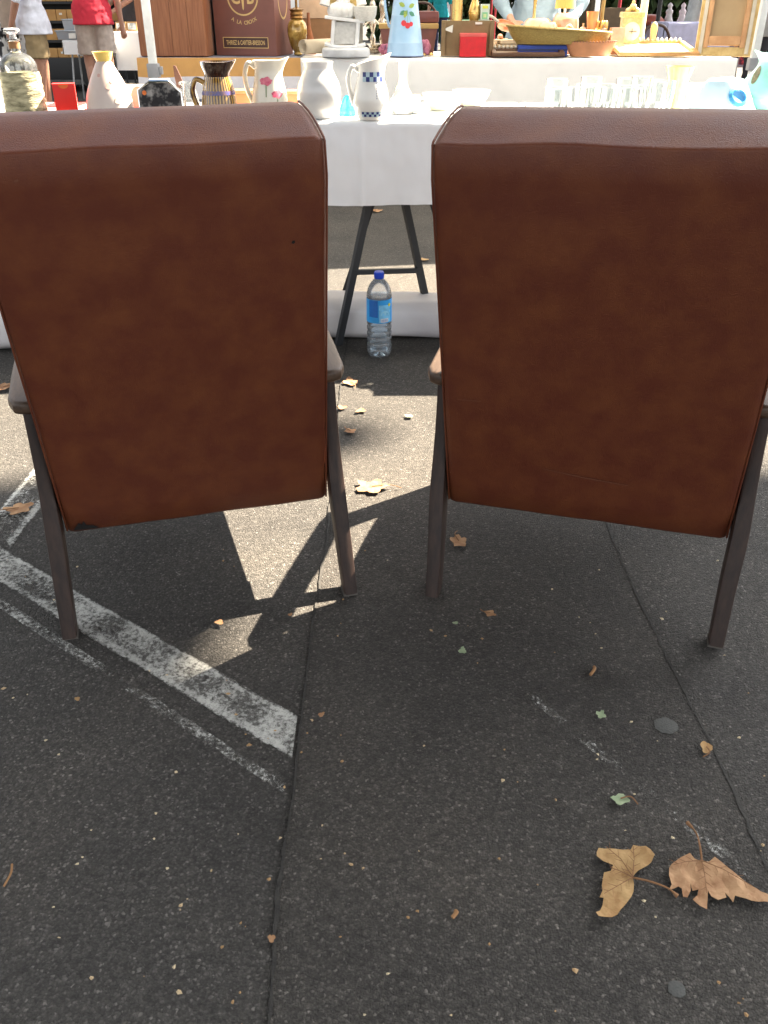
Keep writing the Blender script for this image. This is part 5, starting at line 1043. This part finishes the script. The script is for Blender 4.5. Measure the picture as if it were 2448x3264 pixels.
t, wd, h = onrear('cardboard_carton', 'pale cardboard carton at the back, behind the amber lamp', 'carton', 960, 1062, 0, .72); h = zat(58, t.location.y) - t.location.z
mb = MB(); mb.box((0, 0, (h + .0) / 2), (wd, .16, h), bev=.003); mb.build('lower_carton', mat('brown_carton', (.22, .12, .06), .8), t); mb = MB(); mb.box((0, 0, h + .07), (wd * 1.02, .17, .138), bev=.003); mb.build('upper_carton', mat('beige_carton', (.52, .38, .27), .8), t)
for k in range(3): mb = MB(); mb.box((-.05 + .05 * k, -.02, h + .17), (.035, .1, .06), bev=.002); mb.build('booklet', mat(('book_black', 'book_red', 'book_dark')[k], ((.03, .03, .03), (.5, .03, .05), (.06, .05, .05))[k], .5), t)
for k, px in enumerate((1352, 1374)):
    t, wd, h = onrear('brass_button', ('left', 'right')[k] + ' of two tiny brass knobs right of the blue jug', 'knob', px - 8, px + 8, 164, .2); mb = MB(); mb.lathe(sprof([(.012, 0), (.016, .006), (.008, .014), (.001, .018)], 3), 14); mb.build('knob', BRASS, t)

# ------------------------------------------------------------------ people and the market behind
def limb(mb, a, b, ra, rb, n=10):
    a, b = Vector(a), Vector(b); mb.tube([a, a.lerp(b, .33), a.lerp(b, .66), b], [ra, ra + (rb - ra) * .25, ra + (rb - ra) * .7, rb], n); mb.ball(a, ra, 10, 7); mb.ball(b, rb, 10, 7)
def hand_shape(mb, w_, d, side, k=1.0):
    """palm, four unequal bent fingers and a thumb, hanging along direction d"""
    w_ = Vector(w_); d = Vector(d).normalized(); s = d.cross(Vector((0, 1, 0))); s = s.normalized() if s.length > .2 else Vector((1, 0, 0)); nrm = s.cross(d)
    pc = w_ + d * .05 * k; limb(mb, w_, w_ + d * .085 * k, .026 * k, .03 * k)
    for i, ln in enumerate((.062, .07, .066, .052)):
        o = w_ + d * .085 * k + s * (-.027 + .018 * i) * k; m_ = o + d * ln * .55 * k + nrm * .006; e = m_ + (d * .8 + nrm * .5).normalized() * ln * .5 * k; mb.tube([o - d * .02, o, m_, e], [.0095 * k, .0095 * k, .0085 * k, .0065 * k], 7)
    o = w_ + d * .03 * k + s * .03 * side * k; mb.tube([o, o + (d * .6 + s * .8 * side).normalized() * .035 * k, o + (d * .9 + s * .6 * side).normalized() * .065 * k], [.012 * k, .010 * k, .007 * k], 7)
def person(label, loc, rz, H, arms, shirt, bottom, hair, skin=SKIN, bottom_kind='shorts', sleeve=.45, hem=.84, lean=0.0, hair_len=0, shoe=(.05, .05, .05), seed=0, leg_dx=0.0, detail=True):
    """standing figure facing +y in its own frame; arms = {'l': (elbow, wrist), 'r': ...} in metres for a 1.75 m body"""
    t = thing('person', label, 'person', loc, rz); q = H / 1.75; S = lambda p: Vector((p[0] * q, (p[1] + lean * max(0, p[2] - .95)) * q, p[2] * q))
    b = MB(); hipz = .92; feet = {'l': (-.10 - leg_dx, .03), 'r': (.10 + leg_dx, -.03)}
    for sd_, s in (('l', -1), ('r', 1)):
        fx, fy = feet[sd_]; kn = (s * .105 + (fx - s * .1) * .5, fy * .5 + .02, .49)
        limb(b, S((s * .09, 0, .9)), S(kn), .088 * q, .058 * q); limb(b, S(kn), S((fx, fy - .01, .09)), .056 * q, .038 * q); b.ball(S((fx * .97, fy - .035, .36)), (.05 * q, .052 * q, .1 * q))
        limb(b, S((fx, fy - .03, .045)), S((fx + s * .02, fy + .15, .03)), .04 * q, .03 * q)
    for z, rx, ry in ((.93, .165, .115), (1.02, .155, .11), (1.13, .15, .105), (1.25, .165, .115), (1.36, .175, .11), (1.43, .14, .085)): b.ball(S((0, 0, z)), (rx * q, ry * q, .09 * q), 14, 8)
    limb(b, S((0, -.01, 1.45)), S((0, .01, 1.56)), .055 * q, .05 * q)
    b.ball(S((0, .015, 1.645)), (.074 * q, .092 * q, .108 * q), 16, 10); b.ball(S((0, .06, 1.585)), (.045 * q, .045 * q, .04 * q)); b.tube([S((0, .10, 1.66)), S((0, .122, 1.625)), S((0, .1, 1.615))], [.008 * q, .014 * q, .01 * q], 7)
    for s in (-1, 1): b.ball(S((s * .078, .0, 1.635)), (.012 * q, .02 * q, .03 * q), 8, 6)
    for sd_, s in (('l', -1), ('r', 1)):
        el, wr = arms[sd_]; limb(b, S((s * .18, 0, 1.41)), S(el), .052 * q, .04 * q); limb(b, S(el), S(wr), .041 * q, .027 * q); hand_shape(b, S(wr), S(wr) - S(el), -s, q)
    mesh_obj('body', rest(b, .009 * q, 4), skin, t)
    c = MB(); hz = hem
    for z, rx, ry in [(z, .178 + .012 * (z < 1.1), .13) for z in [hz + .05 + .07 * k for k in range(int((1.40 - hz) / .07))]] + [(1.42, .15, .098)]: c.ball(S((0, 0, z)), (rx * q * 1.03, ry * q * 1.06, .12 * q), 16, 8)
    c.tube([S((0, 0, hz)), S((0, 0, hz + .12)), S((0, 0, hz + .26))], [.215 * q, .205 * q, .17 * q], 20, flat=(.87, 1.04), up=(0, 1, 0))
    for sd_, s in (('l', -1), ('r', 1)):
        el, wr = arms[sd_]; a, e, w_ = S((s * .18, 0, 1.41)), S(el), S(wr)
        limb(c, a, a.lerp(e, min(1, sleeve * 2)), .066 * q, .058 * q)
        if sleeve > .5: limb(c, e, e.lerp(w_, (sleeve - .5) * 2), .056 * q, .044 * q)
    me = rest(c, .012 * q, 4)
    for v in me.vertices: v.co += v.co.normalized() * 0 + Vector((noise.noise(v.co * 9 + Vector((seed, 0, 0))), noise.noise(v.co * 9 + Vector((0, seed, 5))), 0)) * .012 + Vector((noise.noise(v.co * 24), noise.noise(v.co * 24 + Vector((3, 1, 2))), 0)) * .006
    for v in me.vertices: v.co.z = max(v.co.z, hz * q)
    mesh_obj('shirt' if bottom_kind != 'dress' else 'dress_top', me, shirt, t)
    c = MB(); c.ball(S((0, 0, .93)), (.185 * q, .135 * q, .1 * q), 16, 8)
    if bottom_kind == 'dress':
        n_ = 40; me = None; dm = MB()
        dm.grid(lambda u, v: tuple(S(((.17 + .10 * v) * (1 + .10 * v * math.sin(u * 2 * math.pi * 9)) * math.cos(u * 2 * math.pi), (.13 + .10 * v) * (1 + .10 * v * math.sin(u * 2 * math.pi * 9)) * math.sin(u * 2 * math.pi), 1.08 - .66 * v))), 72, 16); o = dm.build('skirt', bottom, t, sharp=180)
    else:
        for sd_, s in (('l', -1), ('r', 1)):
            fx, fy = feet[sd_]; a = Vector((s * .092, 0, .9)); kn = Vector((s * .108 + (fx - s * .1) * .5, fy * .5 + .01, .49)); an = Vector((fx, fy - .01, .09))
            if bottom_kind == 'shorts': e = a.lerp(kn, .80); c.ball(S(a), .1 * q); c.tube([S(a), S(a.lerp(e, .5)), S(e)], [.102 * q, .104 * q, .108 * q], 16)
            else: limb(c, S(a), S(kn), .108 * q, .085 * q); limb(c, S(kn), S(an), .083 * q, .068 * q)
        me = rest(c, .011 * q, 3)
        for v in me.vertices: v.co += Vector((noise.noise(v.co * 11 + Vector((seed, 3, 0))), noise.noise(v.co * 11), 0)) * .013 + Vector((noise.noise(v.co * 26), noise.noise(v.co * 26 + Vector((3, 1, 2))), 0)) * .006
        mesh_obj(bottom_kind, me, bottom, t)
    hm = MB(); hm.ball(S((0, -.012, 1.67)), (.084 * q, .098 * q, .098 * q), 16, 10)
    if hair_len: limb(hm, S((0, -.06, 1.64)), S((0, -.07, 1.64 - hair_len)), .075 * q, .05 * q)
    me = rest(hm, .009, 1)
    bm = bmesh.new(); bm.from_mesh(me); yy = .035 + lean * .7
    bmesh.ops.delete(bm, geom=[v for v in bm.verts if v.co.y > yy * q and v.co.z < 1.70 * q], context='VERTS'); bm.to_mesh(me); bm.free(); mesh_obj('hair', me, hair, t)
    EY = mat('dark_eye', (.02, .015, .01), .3); LP = mat('lip', (.35, .12, .1), .5)
    for s in (-1, 1): e = MB(); e.ball(S((s * .03, .094, 1.655)), (.011 * q, .006 * q, .006 * q), 8, 6); e.build('eye', EY, t)
    e = MB(); e.ball(S((0, .1, 1.585)), (.022 * q, .007 * q, .006 * q), 8, 6); e.build('mouth', LP, t)
    for sd_, s in (('l', -1), ('r', 1)):
        fx, fy = feet[sd_]; e = MB(); e.ball(S((fx + s * .008, fy + .05, .04)), (.05 * q, .135 * q, .05 * q), 14, 8); me = rest(e, .01, 1)
        for v in me.vertices: v.co.z = max(v.co.z, .002)
        mesh_obj('shoe', me, mat('shoe_%d' % int(sum(shoe) * 1000), shoe, .6), t)
    return t
HAIR_D = mat('dark_hair', (.03, .02, .012), .5, scale=40); HAIR_G = mat('grey_hair', (.35, .34, .32), .6, scale=40); HAIR_B = mat('brown_hair', (.10, .055, .025), .5, scale=40)
DOWN = {'l': ((-.27, -.02, 1.13), (-.29, .06, .88)), 'r': ((.27, -.02, 1.13), (.29, .06, .88))}
W_TEE = mat('white_tee', (.66, .67, .74), .9, bump=.3, bscale=60); KHAKI = mat('khaki_twill', (.26, .19, .10), .9, bump=.3, bscale=60); RED_TEE = mat('coral_red_tee', (.62, .035, .06), .9, bump=.3, bscale=60); BEIGE = mat('beige_shorts', (.46, .38, .33), .9, bump=.3, bscale=60)
# black and white printed dress
def dress_mat():
    m = mat('printed_dress', (.02, .02, .022), .85, col2=(.62, .62, .6), scale=17, detail=1.5, ramp=(.47, .53), stretch=(1, 1, .6)); return m
Y = 10.6
person('person in white T-shirt and khaki shorts seen from behind at left', (xat(122, Y, .6), Y, 0), R(-72), 1.76, {'l': ((-.24, -.10, 1.12), (-.14, -.2, .86)), 'r': ((.25, -.12, 1.1), (.15, -.22, .86))}, W_TEE, KHAKI, HAIR_G, SKIN2, hem=.80, seed=3)
wt = person('person in black and white printed dress at the left edge', (xat(35, Y + .3, .6), Y + .3, 0), R(20), 1.66, DOWN, dress_mat(), dress_mat(), HAIR_B, SKIN, bottom_kind='dress', sleeve=.3, hair_len=.2, seed=4)
hb = thing('handbag', 'beige leather handbag carried by the person in the printed dress', 'handbag', (xat(22, Y - .2, .95), Y - .06, zat(88, Y)))
mb = MB()
mb.grid(lambda u, v: ((.13 - .03 * v ** 2) * math.copysign(abs(math.cos(u * 2 * math.pi)) ** .6, math.cos(u * 2 * math.pi)), .06 * (1 - .5 * v) * math.sin(u * 2 * math.pi), .30 * v + .004 * noise.noise(Vector((u * 9, v * 5, 0)))), 36, 12); mb.add([(.13 * math.cos(a), .06 * math.sin(a), 0) for a in [2 * math.pi * k / 20 for k in range(20)]], [tuple(range(20))])
mb.build('bag', mat('taupe_leather', (.30, .22, .16), .5, bump=.3), hb, sharp=80); handle(hb, [(-.09, 0, .28), (-.07, 0, .44), (.07, 0, .44), (.09, 0, .28)], .008, mat('tan_strap', (.22, .14, .09), .5), 'strap')
person('person in coral red T-shirt and beige shorts seen from behind', (xat(312, 11.2, .6), 11.2, 0), R(14), 1.80, {'l': ((-.30, .02, 1.17), (-.24, .24, 1.22)), 'r': ((.28, -.03, 1.12), (.30, .03, .86))}, RED_TEE, BEIGE, HAIR_D, SKIN, hem=.86, seed=6)
person('person reaching down beside the framed prints behind the wooden cabinet', (xat(440, 13.6, .6), 13.6, 0), R(120), 1.75, {'l': ((-.28, .1, 1.15), (-.2, .34, 1.0)), 'r': ((.28, .16, 1.16), (.18, .40, .98))}, mat('dark_tee', (.04, .035, .035), .9), mat('dark_trousers', (.03, .03, .035), .9), HAIR_D, SKIN2, bottom_kind='trousers', seed=8)
# the seller leaning over the rear table
person('person in grey-blue shirt leaning over the rear table sorting copper', (xat(1695, 7.75, .9), 7.62, 0), R(180), 1.74, {'l': ((-.33, .05, 1.10), (-.16, .30, .92)), 'r': ((.30, .07, 1.12), (.22, .30, .98))}, mat('grey_blue_shirt', (.20, .27, .33), .85, bump=.4, bscale=40), mat('grey_blue_trousers', (.16, .21, .25), .85), HAIR_G, SKIN2, bottom_kind='trousers', sleeve=.85, lean=.32, seed=9)
person('person in grey top and black trousers behind the picture frame', (xat(2425, 9.2, .6), 9.2, 0), R(40), 1.72, DOWN, mat('grey_top', (.22, .22, .22), .9), mat('black_trousers', (.012, .012, .018), .9), HAIR_D, SKIN, bottom_kind='trousers', seed=10, hair_len=.2)
person('person in turquoise top far behind the blue jug', (xat(1402, 24, .8), 24, 0), R(170), 1.7, DOWN, mat('turquoise_top', (.01, .30, .36), .9), mat('navy_skirt', (.02, .03, .08), .9), HAIR_B, SKIN, bottom_kind='trousers', seed=11)
person('person in white sleeveless top far behind the brass cylinder', (xat(1430, 30, .8), 30, 0), R(185), 1.62, DOWN, mat('white_tank', (.65, .63, .66), .9), mat('black_shorts', (.015, .015, .02), .9), HAIR_D, SKIN2, sleeve=.12, seed=12)
person('person in white blouse standing behind the far right table', (xat(2212, 15.5, .8), 15.5, 0), R(100), 1.55, DOWN, mat('white_blouse', (.60, .64, .66), .9, bump=.3, bscale=40), mat('grey_skirt', (.1, .11, .13), .9), HAIR_G, SKIN, bottom_kind='trousers', seed=13)

# display trailer with stepped rows of drawers
Yt = 13.6; tr = thing('display_trailer', 'black market trailer with stepped rows of brown cardboard drawers', 'trailer', (-4.6, Yt, 0))
BLK = mat('black_trailer', (.012, .012, .013), .5, bump=.1); KR = mat('kraft_drawer', (.40, .21, .07), .8, col2=(.50, .28, .10), scale=6); LABW = mat('drawer_label', (.7, .68, .62), .7)
mb = MB(); mb.box((0, .8, .30), (3.0, 1.5, .28), bev=.02); mb.build('chassis', BLK, tr); mb = MB(); mb.box((0, 1.1, 1.1), (3.0, .9, 1.6), bev=.02); mb.build('body', BLK, tr)
for r_ in range(5):
    z = .40 + .235 * r_; y = .08 + .10 * r_
    mb = MB(); mb.box((0, y + .3, z), (2.96, .62, .03)); mb.build('shelf', BLK, tr)
    for k in range(20):
        x = -1.42 + .15 * k; mb = MB(); mb.box((x, y + .12, z + .085), (.142, .22, .135), bev=.004); d_ = mb.build('drawer', KR, tr)
        if (k + r_) % 2 == 0: mb = MB(); mb.box((x - .01, y + .0085, z + .10), (.04, .003, .025)); mb.build('label', LABW, d_, smooth=False)
for x in (-.6, .55):
    mb = MB(); mb.lathe([(.13, -.08), (.25, -.08), (.27, -.05), (.27, .05), (.25, .08), (.13, .08)], 32, Matrix.Translation((x, .12, .27)) @ Matrix.Rotation(R(90), 4, 'X')); wl = mb.build('wheel', mat('tyre', (.02, .02, .02), .8), tr); mb = MB(); mb.lathe([(0, .085), (.05, .088), (.06, .06), (.12, .06), (.13, .085), (.14, .085), (.14, -.05), (0, -.05)], 24, Matrix.Translation((x, .12, .27)) @ Matrix.Rotation(R(90), 4, 'X')); mb.build('rim', mat('dull_alloy', (.12, .12, .12), .4, metal=.6), wl)
# small camping table with cloth and plastic boxes
Ys = 12.2; xs0, xs1 = xat(200, Ys, .66), xat(330, Ys, .66); zs = zat(128, Ys)
drape('tablecloth', WHITE_CLOTH2, xs0, xs1, Ys, Ys + .5, zs, .16, .2, 'small white cloth on the camping table behind the red shirted person', 'tablecloth', 4.4, nx=30)
ct = thing('camping_table', 'small camping table with thin grey legs behind the people', 'table', ((xs0 + xs1) / 2, Ys + .25, 0)); mb = MB(); mb.box((0, 0, zs - .02), (xs1 - xs0 - .02, .47, .025)); mb.build('tabletop', MATS['plywood'], ct)
for x in (-1, 1):
    for y in (-1, 1): mb = MB(); mb.tube([(x * (xs1 - xs0) * .36, y * .12, zs - .035), (x * (xs1 - xs0) * .46, y * .2, 0)], .011, 8); mb.build('leg', mat('grey_tube', (.3, .31, .32), .4, metal=.5), ct)
PLB = thin_glass('milky_plastic', (.8, .84, .86), .25, .45, (.72, .76, .80))
def tub(label, pl, pr, pt, Yb, zb):
    x, wd, h = fit(pl, pr, pt, Yb, zb); t = thing('plastic_tub', label, 'tub', (x, Yb, zb)); mb = MB(); mb.box((0, 0, h / 2), (wd * .86, .26, h), taper=1.14); mb.build('tub', PLB, t, smooth=False)
    mb = MB(); s = wd / 2 * 1.0
    for a, b_ in (((-s, -.15), (s, -.15)), ((s, -.15), (s, .15)), ((s, .15), (-s, .15)), ((-s, .15), (-s, -.15))): mb.tube([(*a, h), (*b_, h)], .008, 6)
    mb.build('lip', PLB, t); mb = MB(); mb.box((wd * .22, -.15, h * .45), (wd * .3, .004, h * .6), rot=Matrix.Rotation(R(-8), 4, 'X')); mb.build('label', LABW, t, smooth=False); mb = MB()
    for k in range(5): mb.box((-wd * .3 + wd * .13 * k, .02 * (k % 2), h * .35), (wd * .1, .16, h * .6))
    mb.build('contents', mat('grey_contents', (.30, .34, .38), .7), t, smooth=False); return t, h
t_, h1 = tub('milky plastic tub on the camping table, lower of two', 190, 262, 98, Ys + .14, zs + .004); tub('milky plastic tub on the camping table, behind and above the other', 212, 276, 62, Ys + .36, zs + h1 * .5)
st_ = thing('storage_block', 'grey block raising the rear plastic tub on the camping table', 'box', (xat(244, Ys + .36, .7), Ys + .36, zs + .004)); mb = MB(); mb.box((0, 0, h1 * .23), (.2, .2, h1 * .45), bev=.004); mb.build('block', mat('grey_contents', (.3, .3, .3)), st_)
bk_ = thing('book_pile', 'purple and red books beside the plastic tubs', 'books', (xat(282, Ys + .1, .7), Ys + .1, zs + .004)); mb = MB(); mb.box((0, 0, .025), (.16, .14, .05), bev=.008); mb.build('purple_book', mat('purple_cover', (.18, .14, .20), .6), bk_); mb = MB(); mb.box((.01, .01, .0905), (.1, .12, .08), bev=.004); mb.build('red_book', mat('faded_red_cover', (.42, .18, .16), .6), bk_)
# table with framed prints
Yp = 12.6; xp0, xp1 = xat(362, Yp, .7), xat(520, Yp, .7); zp = zat(101, Yp)
drape('tablecloth', WHITE_CLOTH2, xp0, xp1, Yp, Yp + .6, zp, zp - .34, .3, 'white cloth on the print seller table behind the red shirted person', 'tablecloth', 6.1, nx=40, fold=.03)
pt_ = thing('print_table', 'table under a white cloth holding framed prints', 'table', ((xp0 + xp1) / 2, Yp + .3, 0)); mb = MB(); mb.box((0, 0, zp - .02), (xp1 - xp0 - .02, .57, .025)); mb.build('tabletop', MATS['plywood'], pt_)
for x in (-.42, .1, .42):
    for y in (-.2, .2): mb = MB(); mb.tube([(x * (xp1 - xp0), y, zp - .035), (x * (xp1 - xp0) + .04, y, 0)], .012, 8); mb.build('leg', BLACK_METAL, pt_)
for k, (pl, pr2) in enumerate(((368, 402), (405, 436))):
    x, wd, h = fit(pl, pr2, 69, Yp + .12, zp + .003); t = thing('framed_print', ('left', 'right')[k] + ' of two small gilt framed prints standing on the white table', 'print', (x, Yp + .12, zp + .003), (R(-10), 0, 0)); mb = MB(); mb.box((0, 0, h / 2), (wd, .025, h), bev=.004); mb.build('frame', mat('dull_gilt', (.34, .20, .08), .5), t); mb = MB(); mb.box((0, -.0135, h * .5), (wd * .8, .004, h * .68)); mb.build('mount', mat('print_grey', (.25, .28, .28), .6, col2=(.6, .6, .56), scale=18, ramp=(.42, .58)), t)
# dark backdrop stalls and hedges further back
HEDGE = mat('hedge_leaf', (.022, .045, .012), .7, col2=(.05, .085, .022), scale=3)
def hedge(label, x0, x1, Y, h, d, seed, n=3500):
    rnd = random.Random(seed); t = thing('hedge', label, 'hedge', ((x0 + x1) / 2, Y, 0)); mb = MB(); wd = x1 - x0
    for k in range(max(4, int(wd / .6))): x = rnd.uniform(-wd / 2, wd / 2); mb.tube(bez([(x, 0, 0), (x + rnd.uniform(-.2, .2), rnd.uniform(-.2, .2), h * .5), (x + rnd.uniform(-.3, .3), rnd.uniform(-.3, .3), h * .9)], 4), [.04 - .003 * i for i in range(9)], 6)
    mb.build('stems', BARK, t); mb = MB()
    for k in range(n):
        p = Vector((rnd.uniform(-wd / 2, wd / 2), rnd.uniform(-d / 2, d / 2), rnd.uniform(.05, h))); s = rnd.uniform(.12, .26); sc2 = 1 + .12 * noise.noise(p * .8)
        M = Matrix.Translation(p * sc2) @ Matrix.Rotation(rnd.uniform(0, 6.3), 4, 'Z') @ Matrix.Rotation(rnd.uniform(-1.4, 1.4), 4, 'X'); mb.add([(0, -s, 0), (s * .6, 0, 0), (0, s, 0), (-s * .6, 0, 0)], [(0, 1, 2, 3)], M)
    mb.build('foliage', HEDGE, t, smooth=False); return t
hedge('dark green hedge far behind the brass vases', xat(1180, 34, 1), xat(1900, 34, 1), 34, 3.2, 1.6, 1, 9000)
hedge('dark hedge behind the trailer at far left', -14, -6.5, 19, 3, 1.4, 2, 8000)
hedge('dark hedge behind the print seller', -6.2, -2.0, 20, 3, 1.4, 3, 7000)
hedge('dark hedge closing the market behind the far right tables', xat(1880, 26, 1), xat(2700, 26, 1), 26, 3, 1.4, 5, 9000)
# far stalls with cloths and awning posts
def stall(label, x, Y, wd, z, cloth, post, tall=2.3, seed=0, goods=6):
    t = thing('market_stall', label, 'stall', (x, Y, 0)); mb = MB(); mb.grid(lambda u, v: (-wd / 2 + wd * u, -.4 + (.8 * (1 - v / .5) if v < .5 else 0) - .03 * noise.noise(Vector((u * 9, seed, 0))) * max(0, v - .5), z if v < .5 else z - (z - .15) * (v - .5) * 2), 40, 12); mb.build('cloth', cloth, t, sharp=180)
    for s in (-1, 1):
        for y in (-.5, .5): mb = MB(); mb.tube([(s * (wd / 2 + .1), y, 0), (s * (wd / 2 + .1), y, tall)], .03, 8); mb.build('post', post, t)
    mb = MB(); mb.add([(-wd / 2 - .3, -.9, tall - .1), (wd / 2 + .3, -.9, tall - .1), (wd / 2 + .3, 0, tall + .35), (-wd / 2 - .3, 0, tall + .35), (wd / 2 + .3, .9, tall - .1), (-wd / 2 - .3, .9, tall - .1)], [(0, 1, 2, 3), (3, 2, 4, 5)]); mb.build('awning', post, t, smooth=False)
    return t
REDP = mat('red_paint', (.42, .02, .035), .5); LAV = mat('lavender_cloth', (.45, .45, .62), .9); GREYC = mat('grey_lilac_cloth', (.26, .22, .26), .9)
stall('far stall with red posts and grey lilac cloth at right', xat(2190, 17, .7), 17, 2.0, .78, GREYC, REDP, seed=1)
stall('far red stall behind the brass cylinder', xat(1480, 27, .7), 27, 1.35, .72, mat('green_cloth', (.03, .12, .07), .9), REDP, seed=2)
stall('far stall with blue cloth behind the gilt flower', xat(1925, 14, .7), 14, 1.0, .72, mat('denim_cloth', (.10, .15, .32), .9), mat('dark_post', (.03, .03, .03), .6), seed=3)
Yl = 11.0; xl0, xl1 = xat(2126, Yl, .8), xat(2330, Yl, .8); zl = zat(72, Yl)
drape('tablecloth', LAV, xl0, xl1, Yl, Yl + .7, zl, zl - .1, .3, 'lavender white cloth on the table right of the far chair', 'tablecloth', 2.2, nx=40, fold=.03)
lt = thing('market_table', 'table under the lavender cloth', 'table', ((xl0 + xl1) / 2, Yl + .35, 0)); mb = MB(); mb.box((0, 0, zl - .02), (xl1 - xl0 - .02, .67, .025)); mb.build('tabletop', MATS['plywood'], lt)
for x in (-1, 1):
    for y in (-.25, .25): mb = MB(); mb.tube([(x * .36, y, 0), (x * .36, y, zl - .035)], .015, 8); mb.build('leg', BLACK_METAL, lt)
# goods on the far tables
for i, (px, py, Yg, c, lb_) in enumerate(((2130, 48, 16.7, (.6, .58, .6), 'pale porcelain figure on the far lilac stall'), (2172, 38, 16.8, (.66, .6, .64), 'larger pale porcelain figure on the far lilac stall'))):
    x = xat(px, Yg, .85); t = thing('porcelain_figure', lb_, 'figurine', (x, Yg, .785)); mb = MB(); mb.lathe(sprof([(.07, 0), (.08, .04), (.05, .14), (.06, .2), (.03, .24), (.04, .29), (.001, .33)], 4), 16); mb.build('figure', mat('porcelain%d' % i, c, .3), t)
t = thing('copper_basin', 'rust red basin on the far lilac stall', 'basin', (xat(2072, 16.7, .85), 16.7, .785)); mb = MB(); mb.lathe(sprof([(.2, 0), (.24, .06), (.14, .14), (.001, .16)], 4), 20); mb.build('basin', mat('rust_red', (.34, .09, .06), .5), t)
# dark bentwood chair
t = thing('wooden_chair', 'dark brown bentwood chair beside the lavender table', 'chair', (xat(2104, 10.2, .5), 10.2, 0), R(200)); DW = mat('dark_bentwood', (.06, .03, .02), .4)
mb = MB(); mb.lathe([(0, .44), (.2, .44), (.205, .455), (.2, .47), (0, .47)], 28); mb.build('seat', DW, t)
for a in (.7, 2.4, 3.9, 5.5): mb = MB(); mb.tube([(.15 * math.cos(a), .15 * math.sin(a), .44), (.2 * math.cos(a), .2 * math.sin(a), 0)], [.018, .013], 8); mb.build('leg', DW, t)
mb = MB(); mb.tube(bez([(-.17, -.1, .45), (-.19, -.14, .7), (-.12, -.16, .86), (0, -.165, .9), (.12, -.16, .86), (.19, -.14, .7), (.17, -.1, .45)], 6), .015, 8); mb.build('back_hoop', DW, t); mb = MB(); mb.tube(bez([(0, -.13, .46), (0, -.155, .7), (0, -.165, .89)], 5), .02, 6, flat=(.5, 1.5)); mb.build('back_splat', DW, t)
# dark furniture behind the clock
t = thing('wardrobe', 'tall dark wooden wardrobe beyond the copper vase', 'wardrobe', (xat(1868, 12.2, .7), 12.2, 0), R(5)); mb = MB(); mb.box((0, .25, .95), (.36, .5, 1.9), bev=.01); mb.build('case', mat('dark_olive_wood', (.07, .05, .022), .5), t)
for s in (-1, 1): mb = MB(); mb.box((s * .085, -.004, .95), (.15, .02, 1.75), bev=.005); mb.build('door', MATS['dark_olive_wood'], t)
t = thing('cane_armchair', 'brown cane backed armchair beyond the clock', 'chair', (xat(1965, 11.6, .7), 11.6, 0), R(10)); mb = MB(); mb.box((0, .25, .75), (.4, .05, .6), bev=.04); mb.build('backrest', mat('cane_brown', (.13, .085, .045), .7), t); mb = MB(); mb.box((0, 0, .42), (.46, .46, .08), bev=.02); mb.build('seat', DW, t)
for s in (-1, 1):
    for y in (-.2, .24): mb = MB(); mb.tube([(s * .21, y, 0), (s * .21, y, .62 if y < 0 else 1.05)], .02, 8); mb.build('leg', DW, t)
    mb = MB(); mb.tube([(s * .215, -.22, .63), (s * .215, .24, .66)], .018, 8); mb.build('arm', DW, t)
# rack of bright clothes at the far right edge
t = thing('clothes_rail', 'rail of bright patterned clothes at the right edge', 'clothes rail', (xat(2520, 12.5, .7), 12.5, 0), R(-25)); 
for s in (-1, 1): mb = MB(); mb.tube([(s * .6, 0, 0), (s * .6, 0, 1.6)], .015, 8); mb.build('post', BLACK_METAL, t)
mb = MB(); mb.tube([(-.6, 0, 1.6), (.6, 0, 1.6)], .015, 8); mb.build('bar', BLACK_METAL, t)
for k in range(8):
    mb = MB(); x = -.52 + .15 * k; mb.grid(lambda u, v: (x + .05 * math.cos(u * 2 * math.pi), .22 * math.sin(u * 2 * math.pi) * (.5 + .5 * min(1, v * 4)), 1.56 - 1.15 * v), 16, 10); mb.build('garment', mat('garment%d' % k, ((.5, .05, .06), (.6, .55, .1), (.55, .55, .6), (.05, .1, .3), (.6, .2, .1), (.3, .05, .15), (.5, .5, .45), (.1, .3, .2))[k], .9, col2=((.1, .02, .03), (.3, .1, .02), (.2, .2, .3), (.4, .4, .5), (.2, .05, .02), (.5, .3, .3), (.2, .15, .1), (.5, .5, .1))[k], scale=14, ramp=(.45, .55)), t, sharp=180)
